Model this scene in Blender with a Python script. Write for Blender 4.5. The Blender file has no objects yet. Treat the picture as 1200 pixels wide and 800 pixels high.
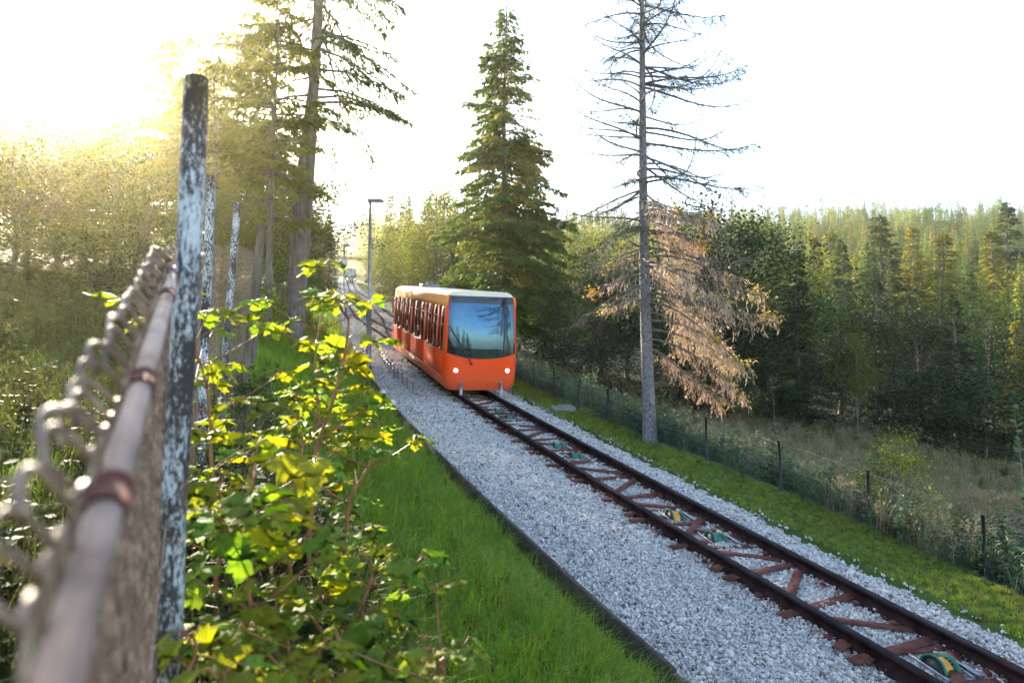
import bpy, math, random
import numpy as np
from mathutils import Matrix, Vector

# ------------------------------------------------------------------ camera, light, exposure
scn = bpy.context.scene
COL = scn.collection
PITCH = 3.0
cam = bpy.data.cameras.new('camera'); cam.lens = 24; cam.sensor_width = 36
cam.clip_start = 0.02; cam.clip_end = 6000
cam.dof.use_dof = True; cam.dof.focus_distance = 7.5; cam.dof.aperture_fstop = 2.6
camo = bpy.data.objects.new('camera', cam); COL.objects.link(camo)
camo.location = (0, 0, 0); camo.rotation_euler = (math.radians(90 + PITCH), 0, 0)
scn.camera = camo

SUN_AZ, SUN_EL = math.radians(-31.5), math.radians(22.5)     # azimuth from +Y towards +X
world = bpy.data.worlds.new('World'); scn.world = world; world.use_nodes = True
wn = world.node_tree.nodes; wl = world.node_tree.links
bg = wn['Background']; sky = wn.new('ShaderNodeTexSky')
sky.sky_type = 'NISHITA'; sky.sun_disc = False
sky.sun_elevation = SUN_EL; sky.sun_rotation = SUN_AZ
sky.air_density = 1.0; sky.dust_density = 1.0; sky.ozone_density = 1.0; sky.altitude = 900
wl.new(sky.outputs[0], bg.inputs[0]); bg.inputs[1].default_value = 0.11
sun = bpy.data.lights.new('sun', 'SUN'); sun.energy = 4.2; sun.angle = math.radians(0.5)
sun.color = (1.0, 0.88, 0.70)
suno = bpy.data.objects.new('sun', sun); COL.objects.link(suno)
sd = Vector((math.sin(SUN_AZ) * math.cos(SUN_EL), math.cos(SUN_AZ) * math.cos(SUN_EL), math.sin(SUN_EL)))
suno.rotation_euler = sd.to_track_quat('Z', 'Y').to_euler()
scn.view_settings.view_transform = 'Standard'; scn.view_settings.look = 'None'
scn.view_settings.gamma = 1.0; scn.view_settings.exposure = 2.75
scn.render.engine = 'CYCLES'
cy = scn.cycles
cy.use_denoising = True
cy.max_bounces = 7; cy.diffuse_bounces = 3; cy.glossy_bounces = 3; cy.transmission_bounces = 5
cy.transparent_max_bounces = 8; cy.volume_bounces = 0
cy.caustics_reflective = False; cy.caustics_refractive = False
cy.sample_clamp_indirect = 6.0

# ------------------------------------------------------------------ track line (s along, u across, z above rail top)
TH9 = math.atan2(-.37717772, .91308791); RAD = 175.0; SE = 30.0
h9 = np.array([math.sin(TH9), math.cos(TH9)]); p9 = np.array([h9[1], -h9[0]])
C9 = p9 * 6.707 + h9 * 9.0; Z9 = -3.574 + .1568 * 9
ss = np.arange(-160, 1400, .25)
th = TH9 + (np.clip(ss, -40, SE) - 9) / RAD + math.radians(1.3) * np.clip((ss - 75) / 35, 0, 1)
gr = np.interp(ss, [-60, 12, 18, 32, 45, 70, 900], [.157, .157, .142, .140, .152, .166, .166])
i9 = int((9 + 160) / .25)
cx = np.cumsum(np.sin(th) * .25); cyy = np.cumsum(np.cos(th) * .25); cz = np.cumsum(gr * .25)
cx += C9[0] - cx[i9]; cyy += C9[1] - cyy[i9]; cz += Z9 - cz[i9]

def fr(s):
    return np.interp(s, ss, cx), np.interp(s, ss, cyy), np.interp(s, ss, cz), np.interp(s, ss, th)

def tp(s, u, z=0.0):
    x, y, zz, t = fr(np.asarray(s, float))
    return np.stack(np.broadcast_arrays(x + np.cos(t) * u, y - np.sin(t) * u, zz + z), -1)

def su(x, y):
    x = np.asarray(x, float); y = np.asarray(y, float)
    s = h9[0] * x + h9[1] * y
    for _ in range(12):
        cxx, cy2, _z, t = fr(s)
        s = s + .8 * ((x - cxx) * np.sin(t) + (y - cy2) * np.cos(t))
    cxx, cy2, _z, t = fr(s)
    return s, (x - cxx) * np.cos(t) - (y - cy2) * np.sin(t)

CU = [-400, -60, -20, -12, -7.5, -6.4, -4.6, -3.15, -2.8, -2.62, -2.5, 1.5, 1.62, 3.0, 4.5, 8, 14, 30, 80, 200, 400]
CZ = [14, 5.0, 2.7, 2.3, 2.08, 1.9, .85, -.22, -.46, -.52, -.55, -.5, -.24, -.22, -.7, -1.6, -2.7, -4.3, -7, -12, -20]

def vnoise(x, y, f, seed=0):
    a = x * f + seed * 7.31; b = y * f - seed * 3.77
    return (np.sin(a * 1.7 + np.sin(b * 1.3)) + np.sin(b * 2.1 + np.sin(a * 1.9 + 1.2)) + np.sin((a + b) * 1.23 + 2.0)) / 3

def gz(x, y):
    x = np.asarray(x, float); y = np.asarray(y, float)
    s, u = su(x, y)
    zt = np.interp(s, ss, cz)
    z = zt + np.interp(u, CU, CZ)
    hs = .27 + .03 * np.clip(x / np.maximum(y, 1), 0, 1); hill = np.where(y < 520, hs * (y - 85) - 6, hs * 435 - 6 + .03 * (y - 520))
    hill = hill - 25 * np.clip((16 - np.abs(u)) / 8, 0, 1) * np.clip((230 - s) / 30, 0, 1)
    k = 3.0
    m = np.maximum(z, hill)
    z = m + k * np.log1p(np.exp(-np.abs(z - hill) / k)) * np.where(y > 40, 1, 0) * np.clip((y - 40) / 40, 0, 1)
    away = np.clip(np.maximum(-3.2 - u, u - 1.9) / 2.0, 0, 1)
    return z + away * (.09 * vnoise(x, y, .9, 1) + .03 * vnoise(x, y, 3.1, 2))

def at(px, Y):                       # X of something seen in column px of the photograph at distance Y
    return (px - 600) / 800 * Y

def ztop(py, Y):
    return Y * np.tan(np.arctan((400 - py) / 800) + math.radians(PITCH))

# ------------------------------------------------------------------ mesh helpers
class MB:
    def __init__(s): s.v = []; s.f = []; s.m = []; s.n = 0
    def add(s, V, F, mat=0):
        V = np.asarray(V, float).reshape(-1, 3)
        if isinstance(F, np.ndarray): Fs = [F]
        else:
            d = {}
            for f in F: d.setdefault(len(f), []).append(f)
            Fs = [np.array(x) for x in d.values()]
        for F in Fs:
            if len(F): s.f.append(np.asarray(F, int) + s.n); s.m.append(np.full(len(F), mat, int))
        s.v.append(V); s.n += len(V); return s
    def mesh(s, name, mats, smooth=False):
        me = bpy.data.meshes.new(name)
        V = np.concatenate(s.v)
        me.vertices.add(len(V)); me.vertices.foreach_set('co', V.astype(np.float32).ravel())
        loops = np.concatenate([f.ravel() for f in s.f]); tot = np.concatenate([np.full(len(f), f.shape[1]) for f in s.f])
        me.loops.add(len(loops)); me.loops.foreach_set('vertex_index', loops.astype(np.int32))
        me.polygons.add(len(tot)); st = np.concatenate([[0], np.cumsum(tot)[:-1]])
        me.polygons.foreach_set('loop_start', st.astype(np.int32)); me.polygons.foreach_set('loop_total', tot.astype(np.int32))
        me.polygons.foreach_set('material_index', np.concatenate(s.m).astype(np.int32))
        if smooth: me.polygons.foreach_set('use_smooth', np.ones(len(tot), bool))
        me.update(calc_edges=True); me.validate()
        for m in (mats if isinstance(mats, (list, tuple)) else [mats]): me.materials.append(m)
        return me
    def obj(s, name, mats, parent=None, smooth=False):
        return link(name, s.mesh(name, mats, smooth), parent)

def link(name, data, parent=None):
    o = bpy.data.objects.new(name, data); COL.objects.link(o)
    if parent is not None: o.parent = parent
    return o

def tag(o, label=None, cat=None, group=None, kind=None):
    if label: o['label'] = label
    if cat: o['category'] = cat
    if group: o['group'] = group
    if kind: o['kind'] = kind
    return o

def thing(name, label, cat, loc=(0, 0, 0), rotz=0.0, group=None):
    o = bpy.data.objects.new(name, None); COL.objects.link(o)
    o.empty_display_size = .2; o.location = loc; o.rotation_euler = (0, 0, rotz)
    return tag(o, label, cat, group)

BOXF = np.array([[0, 3, 2, 1], [4, 5, 6, 7], [0, 1, 5, 4], [1, 2, 6, 5], [2, 3, 7, 6], [3, 0, 4, 7]])
def box(lo, hi):
    x0, y0, z0 = lo; x1, y1, z1 = hi
    return np.array([[x0, y0, z0], [x1, y0, z0], [x1, y1, z0], [x0, y1, z0], [x0, y0, z1], [x1, y0, z1], [x1, y1, z1], [x0, y1, z1]], float), BOXF
def obox(c, ax, ay, az):             # centre and three half-axes
    c = np.asarray(c, float); ax, ay, az = map(lambda q: np.asarray(q, float), (ax, ay, az))
    return np.array([c - ax - ay - az, c + ax - ay - az, c + ax + ay - az, c - ax + ay - az, c - ax - ay + az, c + ax - ay + az, c + ax + ay + az, c - ax + ay + az]), BOXF

def tube(P, r, n=6, cap=True):
    P = np.asarray(P, float); k = len(P); r = np.broadcast_to(np.asarray(r, float), (k,))
    T = np.gradient(P, axis=0); T /= np.linalg.norm(T, axis=1)[:, None] + 1e-12
    ref = np.array([0, 0, 1.]) if abs(T[:, 2]).mean() < .8 else np.array([1., 0, 0])
    A = np.cross(T, ref); A /= np.linalg.norm(A, axis=1)[:, None] + 1e-12; B = np.cross(T, A)
    a = np.arange(n) * 2 * math.pi / n
    V = P[:, None] + r[:, None, None] * (np.cos(a)[None, :, None] * A[:, None] + np.sin(a)[None, :, None] * B[:, None])
    i = np.arange(k - 1)[:, None] * n; j = np.arange(n)[None, :]; j2 = (j + 1) % n
    F = np.stack(np.broadcast_arrays(i + j, i + j2, i + n + j2, i + n + j), -1).reshape(-1, 4)
    Fl = [F]
    V = V.reshape(-1, 3)
    if cap:
        F = [list(f) for f in F] + [list(range(n))[::1], list(range((k - 1) * n, k * n))[::-1]]
        return V, F
    return V, F

def grid(P):                         # P (a,b,3)
    a, b = P.shape[:2]
    i = np.arange(a - 1)[:, None] * b; j = np.arange(b - 1)[None]
    F = np.stack(np.broadcast_arrays(i + j, i + j + 1, i + b + j + 1, i + b + j), -1).reshape(-1, 4)
    return P.reshape(-1, 3), F

def lathe(prof, n=24, axis='x'):     # prof list of (h along the axis, radius)
    prof = np.array(prof, float); a = np.arange(n) * 2 * math.pi / n
    H = np.repeat(prof[:, 0][:, None], n, 1); C = prof[:, 1][:, None] * np.cos(a); S = prof[:, 1][:, None] * np.sin(a)
    V = np.stack([H, C, S], -1) if axis == 'x' else np.stack([C, S, H], -1)
    k = len(prof); i = np.arange(k - 1)[:, None] * n; j = np.arange(n)[None]; j2 = (j + 1) % n
    return V.reshape(-1, 3), np.stack(np.broadcast_arrays(i + j, i + j2, i + n + j2, i + n + j), -1).reshape(-1, 4)

# ------------------------------------------------------------------ materials
MATS = {}
def newmat(name):
    m = bpy.data.materials.new(name); m.use_nodes = True
    N = m.node_tree.nodes; L = m.node_tree.links
    return m, N, L, N['Principled BSDF'], N['Material Output']

def ramp(N, L, src, stops):
    r = N.new('ShaderNodeValToRGB'); e = r.color_ramp.elements
    while len(e) < len(stops): e.new(.5)
    for q, (p, c) in zip(e, stops): q.position = p; q.color = (*c, 1)
    L.new(src, r.inputs[0]); return r.outputs[0]

def noise(N, L, scale, detail=4, coord='Object', rough=.55, vec=None):
    t = N.new('ShaderNodeTexNoise'); t.inputs['Scale'].default_value = scale; t.inputs['Detail'].default_value = detail
    t.inputs['Roughness'].default_value = rough
    if vec is None:
        c = N.new('ShaderNodeTexCoord'); vec = c.outputs[coord]
    L.new(vec, t.inputs['Vector']); return t.outputs['Fac']

def mix(N, L, f, a, b, mode='MIX'):
    x = N.new('ShaderNodeMix'); x.data_type = 'RGBA'; x.blend_type = mode
    for sock, v in ((x.inputs[0], f), (x.inputs[6], a), (x.inputs[7], b)):
        if isinstance(v, (int, float)): sock.default_value = v
        elif isinstance(v, tuple): sock.default_value = (*v, 1)
        else: L.new(v, sock)
    return x.outputs[2]

def bump(N, L, bs, h, strength=.4, dist=.02):
    b = N.new('ShaderNodeBump'); b.inputs['Strength'].default_value = strength; b.inputs['Distance'].default_value = dist
    L.new(h, b.inputs['Height']); L.new(b.outputs[0], bs.inputs['Normal'])

def surf(name, stops, scale=5, rough=.7, metal=0.0, bstr=.3, bdist=.01, detail=6, coat=0.0, rnd=0.0, stretch=None, spec=None):
    m, N, L, b, o = newmat(name)
    c = N.new('ShaderNodeTexCoord'); v = c.outputs['Object']
    if stretch:
        mp = N.new('ShaderNodeMapping'); mp.inputs['Scale'].default_value = stretch; L.new(v, mp.inputs[0]); v = mp.outputs[0]
    f = noise(N, L, scale, detail, vec=v)
    col = ramp(N, L, f, stops)
    if rnd:
        oi = N.new('ShaderNodeObjectInfo'); hs = N.new('ShaderNodeHueSaturation')
        mr = N.new('ShaderNodeMapRange'); L.new(oi.outputs['Random'], mr.inputs[0])
        mr.inputs[3].default_value = 1 - rnd; mr.inputs[4].default_value = 1 + rnd
        L.new(mr.outputs[0], hs.inputs['Value']); L.new(col, hs.inputs['Color']); col = hs.outputs[0]
    L.new(col, b.inputs['Base Color']); b.inputs['Roughness'].default_value = rough; b.inputs['Metallic'].default_value = metal
    if coat: b.inputs['Coat Weight'].default_value = coat; b.inputs['Coat Roughness'].default_value = .06
    if spec is not None: b.inputs['Specular IOR Level'].default_value = spec
    if bstr: bump(N, L, b, f, bstr, bdist)
    return m

def leafmat(name, c1, c2, trans=.4, tc=None, rough=.65, clump=.8, hue=.02, val=.25, spec=.2):
    m, N, L, b, o = newmat(name)
    f = noise(N, L, clump, 3)
    col = mix(N, L, ramp(N, L, f, [(.35, (0, 0, 0)), (.65, (1, 1, 1))]), c1, c2)
    oi = N.new('ShaderNodeObjectInfo'); hs = N.new('ShaderNodeHueSaturation')
    mr = N.new('ShaderNodeMapRange'); L.new(oi.outputs['Random'], mr.inputs[0]); mr.inputs[3].default_value = 1 - val; mr.inputs[4].default_value = 1 + val
    wnz = N.new('ShaderNodeTexWhiteNoise'); wnz.noise_dimensions = '1D'; L.new(oi.outputs['Random'], wnz.inputs['W'])
    m2 = N.new('ShaderNodeMapRange'); L.new(wnz.outputs['Value'], m2.inputs[0]); m2.inputs[3].default_value = .5 - hue; m2.inputs[4].default_value = .5 + hue
    L.new(m2.outputs[0], hs.inputs['Hue']); L.new(mr.outputs[0], hs.inputs['Value']); L.new(col, hs.inputs['Color'])
    col = hs.outputs[0]
    L.new(col, b.inputs['Base Color']); b.inputs['Roughness'].default_value = rough; b.inputs['Specular IOR Level'].default_value = spec
    t = N.new('ShaderNodeBsdfTranslucent')
    tcol = mix(N, L, 1.0, col, tc or (1.5, 1.35, .7), 'MULTIPLY')
    L.new(tcol, t.inputs[0])
    ms = N.new('ShaderNodeMixShader'); ms.inputs[0].default_value = trans
    L.new(b.outputs[0], ms.inputs[1]); L.new(t.outputs[0], ms.inputs[2]); L.new(ms.outputs[0], o.inputs[0])
    return m

M = {}
M['spruce'] = leafmat('spruce_needles', (.028, .055, .018), (.060, .085, .022), .30)
M['spruce_blue'] = leafmat('dark_spruce_needles', (.018, .045, .028), (.040, .065, .028), .25)
M['spruce_dry'] = leafmat('browning_sunlit_needles', (.15, .135, .04), (.22, .19, .055), .45, (1.3, 1.15, .8))  # brown needles, also used for sunlit yellow in the central crown
M['spruce_lit'] = leafmat('lit_spruce_needles', (.04, .075, .02), (.09, .115, .026), .42)  # brighter copy of the spruce needles, sunlight put into the colour
M['spruce_gold'] = leafmat('sunny_needles', (.10, .12, .02), (.19, .18, .03), .50)  # yellow sunlight put into the needle colour
M['broad'] = leafmat('broad_leaves', (.030, .062, .020), (.060, .095, .022), .35)
M['broad_shaded'] = leafmat('shaded_broad_leaves', (.010, .026, .013), (.020, .040, .017), .18)  # shade of the wood edge put into this darker leaf colour
M['broad_gold'] = leafmat('yellow_green_leaves', (.09, .13, .018), (.17, .17, .02), .45)  # glow of backlit leaves put into the yellow green
M['dry'] = leafmat('dead_needles', (.40, .30, .23), (.54, .43, .34), .5, (1.15, 1.0, .85))
M['yleaf'] = leafmat('yellowing_leaves', (.30, .20, .03), (.38, .28, .04), .4)
M['far'] = leafmat('far_needles', (.045, .095, .024), (.12, .15, .028), .48, clump=.15, hue=.03, val=.5)  # yellowed to carry the sunlight of the far slope
M['maple'] = leafmat('maple_leaf', (.10, .20, .028), (.17, .24, .028), .56, (2.4, 1.95, .35), rough=.58, clump=18, hue=.03, val=.3, spec=.22)
M['maple_y'] = leafmat('yellow_maple_leaf', (.18, .21, .016), (.28, .28, .02), .58, (1.7, 1.6, .35), rough=.58, clump=18, hue=.02, val=.25, spec=.22)
M['grass'] = leafmat('grass_blade', (.09, .20, .016), (.21, .30, .03), .5, (1.6, 1.4, .5), clump=1.0, hue=.03, val=.5)
M['lawn'] = leafmat('mown_grass', (.15, .21, .035), (.28, .29, .08), .40, (1.3, 1.2, .6), clump=1.0, hue=.03, val=.35)
M['wild'] = leafmat('wild_grass', (.045, .07, .018), (.11, .10, .045), .35, clump=1.0, hue=.04, val=.4)
M['straw'] = leafmat('dry_meadow_grass', (.20, .16, .09), (.30, .25, .15), .3, (1.1, 1.05, .9), clump=1.0, hue=.02, val=.3)
M['weed'] = leafmat('fence_weeds', (.055, .10, .05), (.11, .15, .085), .3, (1.2, 1.2, .8), clump=1.0, hue=.03, val=.4)
M['bark'] = surf('spruce_bark', [(.3, (.055, .042, .035)), (.7, (.17, .135, .115))], 9, .9, bstr=.9, bdist=.03, stretch=(1, 1, .35))
M['bark_grey'] = surf('grey_bark', [(.3, (.045, .038, .042)), (.5, (.14, .125, .13)), (.72, (.24, .22, .225))], 24, .9, bstr=1.0, bdist=.02, stretch=(1, 1, .5))
M['twig'] = surf('dead_twig', [(.3, (.07, .06, .055)), (.7, (.16, .14, .13))], 12, .9, bstr=0)
M['stemred'] = surf('red_stem', [(.3, (.20, .06, .025)), (.7, (.33, .13, .05))], 30, .5, bstr=0)
M['stemgreen'] = surf('green_stem', [(.3, (.08, .10, .03)), (.7, (.14, .13, .05))], 30, .6, bstr=0)
M['stone'] = surf('crushed_stone', [(.25, (.20, .185, .175)), (.5, (.45, .42, .395)), (.8, (.66, .625, .59))], 9, .9, bstr=.4, rnd=.35, spec=.08)
M['stone_rust'] = surf('rusty_stone', [(.3, (.13, .075, .055)), (.7, (.30, .21, .17))], 9, .9, bstr=.4, rnd=.4)
M['stone_dark'] = surf('dark_stone', [(.3, (.07, .06, .065)), (.7, (.19, .15, .15))], 9, .85, bstr=.4, rnd=.4)
M['rail'] = surf('rail_steel', [(.35, (.018, .012, .013)), (.65, (.050, .026, .025))], 5, .7, metal=0, spec=0.0, bstr=.2)
M['railtop'] = surf('worn_rail_head', [(.35, (.022, .020, .022)), (.65, (.055, .05, .054))], 6, .7, metal=0, spec=0.0, bstr=.05, stretch=(.2, .2, 1))
M['rust'] = surf('rusty_sleeper', [(.3, (.065, .024, .020)), (.55, (.12, .046, .038)), (.75, (.17, .075, .056))], 7, .85, metal=0, bstr=.4, spec=.1)
M['board'] = surf('dark_edging', [(.3, (.018, .014, .012)), (.7, (.06, .045, .035))], 8, .9, bstr=.6)
M['green'] = surf('green_paint', [(.38, (.05, .06, .04)), (.46, (.0, .12, .065)), (.7, (.01, .19, .11))], 14, .5, bstr=0)
M['orange_liner'] = surf('orange_liner', [(.4, (.55, .20, .015)), (.7, (.70, .30, .03))], 6, .5, bstr=0)
M['black'] = surf('black_rubber', [(.4, (.008, .008, .009)), (.7, (.02, .02, .022))], 6, .5, bstr=0)
M['galv'] = surf('galvanised_steel', [(.35, (.24, .25, .27)), (.65, (.40, .41, .43))], 8, .5, metal=.4, bstr=.1)
M['concrete'] = surf('grey_concrete', [(.3, (.15, .145, .135)), (.7, (.25, .24, .225))], 6, .9, bstr=.4)
M['white'] = surf('white_paint', [(.3, (.55, .54, .52)), (.6, (.78, .78, .78))], 6, .6, bstr=.05)
M['blackpost'] = surf('black_post', [(.4, (.010, .010, .012)), (.7, (.025, .025, .028))], 9, .6, bstr=.2)
M['wire_green'] = surf('coated_wire', [(.4, (.10, .12, .13)), (.7, (.17, .19, .20))], 9, .5, metal=.4, bstr=0)
M['wire_rust'] = surf('rusty_wire', [(.3, (.085, .042, .026)), (.5, (.19, .115, .078)), (.72, (.38, .27, .20))], 25, .6, metal=.1, bstr=.2, bdist=.002)
M['pipe'] = surf('worn_pipe', [(.35, (.07, .032, .020)), (.5, (.22, .14, .11)), (.66, (.40, .29, .25))], 7, .62, metal=.0, bstr=.15, bdist=.003)
M['peel'] = surf('peeling_paint', [(.42, (.022, .020, .024)), (.51, (.05, .048, .055)), (.55, (.27, .30, .34)), (.7, (.46, .50, .54))], 75, .6, bstr=.7, bdist=.006, stretch=(1, 1, .45), detail=10)
def peeling():
    m, N, L, b, o = newmat('flaking_paint')
    c = N.new('ShaderNodeTexCoord'); mp = N.new('ShaderNodeMapping'); mp.inputs['Scale'].default_value = (1, 1, .4); L.new(c.outputs['Object'], mp.inputs[0])
    big = noise(N, L, 9, 3, vec=mp.outputs[0]); fine = noise(N, L, 110, 6, vec=mp.outputs[0], rough=.7)
    mm = N.new('ShaderNodeMath'); mm.operation = 'MULTIPLY_ADD'; L.new(fine, mm.inputs[0]); mm.inputs[1].default_value = .75; ad = N.new('ShaderNodeMath'); ad.operation = 'MULTIPLY'; L.new(big, ad.inputs[0]); ad.inputs[1].default_value = .62; L.new(ad.outputs[0], mm.inputs[2])
    col = ramp(N, L, mm.outputs[0], [(.62, (.018, .016, .018)), (.69, (.05, .045, .048)), (.715, (.24, .26, .29)), (.80, (.46, .49, .53))])
    rst = noise(N, L, 16, 5, vec=mp.outputs[0]); col = mix(N, L, ramp(N, L, rst, [(.60, (0, 0, 0)), (.70, (1, 1, 1))]), col, (.11, .055, .03))
    L.new(col, b.inputs['Base Color']); b.inputs['Roughness'].default_value = .65; bump(N, L, b, mm.outputs[0], .8, .006); return m
M['peel'] = peeling()
M['oldwood'] = surf('mossy_old_post', [(.35, (.05, .04, .032)), (.6, (.12, .095, .07)), (.8, (.20, .17, .12))], 12, .9, bstr=.8, stretch=(1, 1, .2))

def car_paint(name, c, c2):
    m, N, L, b, o = newmat(name)
    f = noise(N, L, 1.3, 5)
    tc = N.new('ShaderNodeTexCoord'); sx = N.new('ShaderNodeSeparateXYZ'); L.new(tc.outputs['Object'], sx.inputs[0])
    dz_ = N.new('ShaderNodeMapRange'); L.new(sx.outputs['Z'], dz_.inputs[0]); dz_.inputs[1].default_value = .95; dz_.inputs[2].default_value = .15; dz_.inputs[3].default_value = .0; dz_.inputs[4].default_value = .75
    sp_ = noise(N, L, 7, 8, rough=.7); mu = N.new('ShaderNodeMath'); mu.operation = 'MULTIPLY'; L.new(dz_.outputs[0], mu.inputs[0]); L.new(sp_, mu.inputs[1])
    L.new(mix(N, L, mu.outputs[0], mix(N, L, f, c, c2), (.20, .12, .08)), b.inputs['Base Color']); b.inputs['Roughness'].default_value = .42
    b.inputs['Specular IOR Level'].default_value = .3; b.inputs['Coat Weight'].default_value = .22; b.inputs['Coat Roughness'].default_value = .1
    g = noise(N, L, 90, 2); bump(N, L, b, g, .015, .002)
    return m
M['orange'] = car_paint('orange_car_paint', (.90, .070, .003), (.82, .060, .003))
M['orange_sheen'] = car_paint('sheen_orange_paint', (.93, .36, .10), (.90, .30, .08))  # pale sheen of sun and sky put into the band's paint
M['cream'] = car_paint('cream_car_paint', (.80, .68, .52), (.72, .60, .45))
M['orange_skirt'] = car_paint('dusty_orange_paint', (.74, .095, .016), (.58, .085, .03))
M['blue'] = car_paint('blue_car_paint', (.10, .15, .24), (.13, .18, .27))
M['paleblue'] = car_paint('pale_car_paint', (.16, .20, .27), (.13, .17, .23))
def glassmat(name, tint, opac, refl=1.0, rough=.015, gc=(1, 1, 1)):
    m, N, L, b, o = newmat(name)
    N.remove(b)
    tr = N.new('ShaderNodeBsdfTransparent'); tr.inputs[0].default_value = (*tint, 1)
    df = N.new('ShaderNodeBsdfDiffuse'); df.inputs[0].default_value = (.012, .014, .018, 1)
    mx = N.new('ShaderNodeMixShader'); mx.inputs[0].default_value = opac
    L.new(tr.outputs[0], mx.inputs[1]); L.new(df.outputs[0], mx.inputs[2])
    gl = N.new('ShaderNodeBsdfGlossy'); gl.inputs['Roughness'].default_value = rough; gl.inputs[0].default_value = (*gc, 1)
    fz = N.new('ShaderNodeFresnel'); fz.inputs[0].default_value = refl
    f = noise(N, L, .8, 2); bn = N.new('ShaderNodeBump'); bn.inputs['Strength'].default_value = .05; bn.inputs['Distance'].default_value = .05
    L.new(f, bn.inputs['Height']); L.new(bn.outputs[0], gl.inputs['Normal'])
    m2 = N.new('ShaderNodeMixShader'); L.new(fz.outputs[0], m2.inputs[0]); L.new(mx.outputs[0], m2.inputs[1]); L.new(gl.outputs[0], m2.inputs[2])
    L.new(m2.outputs[0], o.inputs[0]); return m
M['glass'] = glassmat('windscreen_glass', (.45, .5, .55), .80, 2.0, gc=(.30, .62, 1.0))  # reflection coloured blue to deepen the mirrored sky
M['glass_side'] = glassmat('tinted_window_glass', (.30, .33, .31), .94, 1.45)
M['inside'] = surf('dark_interior', [(.4, (.03, .03, .032)), (.7, (.06, .06, .065))], 5, .8, bstr=0)
M['seat'] = surf('blue_seat_cloth', [(.4, (.03, .05, .12)), (.7, (.05, .08, .17))], 30, .8, bstr=.1)
M['skin'] = surf('grey_plastic', [(.4, (.16, .16, .17)), (.7, (.22, .22, .23))], 9, .5, bstr=0)
def emit(name, c, s):
    m, N, L, b, o = newmat(name)
    b.inputs['Base Color'].default_value = (.8, .8, .8, 1); b.inputs['Emission Color'].default_value = (*c, 1); b.inputs['Emission Strength'].default_value = s
    nz = noise(N, L, 40, 2); mr = N.new('ShaderNodeMapRange'); L.new(nz, mr.inputs[0]); mr.inputs[3].default_value = s * .8; mr.inputs[4].default_value = s * 1.2
    L.new(mr.outputs[0], b.inputs['Emission Strength']); return m
M['lamp'] = emit('lit_headlamp', (1, .93, .8), 6)

# ground: colours by what grows there (attribute cover: 0 green bank, 1 meadow straw, 2 forest floor)
def ground_mat():
    m, N, L, b, o = newmat('ground_cover')
    a = N.new('ShaderNodeAttribute'); a.attribute_name = 'cover'
    f = noise(N, L, 2.2, 8); f2 = noise(N, L, .35, 5)
    g = mix(N, L, f, (.03, .065, .012), (.075, .11, .025))
    st = mix(N, L, f, (.12, .11, .045), (.22, .18, .09))
    fl = mix(N, L, f, (.022, .024, .012), (.055, .05, .024))
    sp = N.new('ShaderNodeSeparateColor'); L.new(a.outputs['Color'], sp.inputs[0])
    wob = N.new('ShaderNodeMath'); wob.operation = 'ADD'; L.new(sp.outputs[0], wob.inputs[0])
    w2 = N.new('ShaderNodeMapRange'); L.new(f2, w2.inputs[0]); w2.inputs[3].default_value = -.45; w2.inputs[4].default_value = .45; L.new(w2.outputs[0], wob.inputs[1]); wob.use_clamp = True
    c = mix(N, L, wob.outputs[0], g, st); c = mix(N, L, sp.outputs[1], c, fl)
    L.new(c, b.inputs['Base Color']); b.inputs['Roughness'].default_value = .95; b.inputs['Specular IOR Level'].default_value = .1
    bump(N, L, b, noise(N, L, 14, 8), .8, .06); return m
def ballast_mat():
    m, N, L, b, o = newmat('ballast_bed')
    c = N.new('ShaderNodeTexCoord')
    v = N.new('ShaderNodeTexVoronoi'); v.inputs['Scale'].default_value = 16; L.new(c.outputs['Object'], v.inputs['Vector'])
    sp = N.new('ShaderNodeSeparateColor'); L.new(v.outputs['Color'], sp.inputs[0])
    col = ramp(N, L, sp.outputs[0], [(0, (.16, .14, .14)), (.2, (.34, .33, .34)), (1, (.56, .55, .56))])
    col = mix(N, L, noise(N, L, .7, 4), col, (.36, .34, .33))
    L.new(col, b.inputs['Base Color']); b.inputs['Roughness'].default_value = .9
    bump(N, L, b, v.outputs['Distance'], -.9, .05); return m
M['ground'] = ground_mat(); M['ballast'] = ballast_mat()

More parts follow.
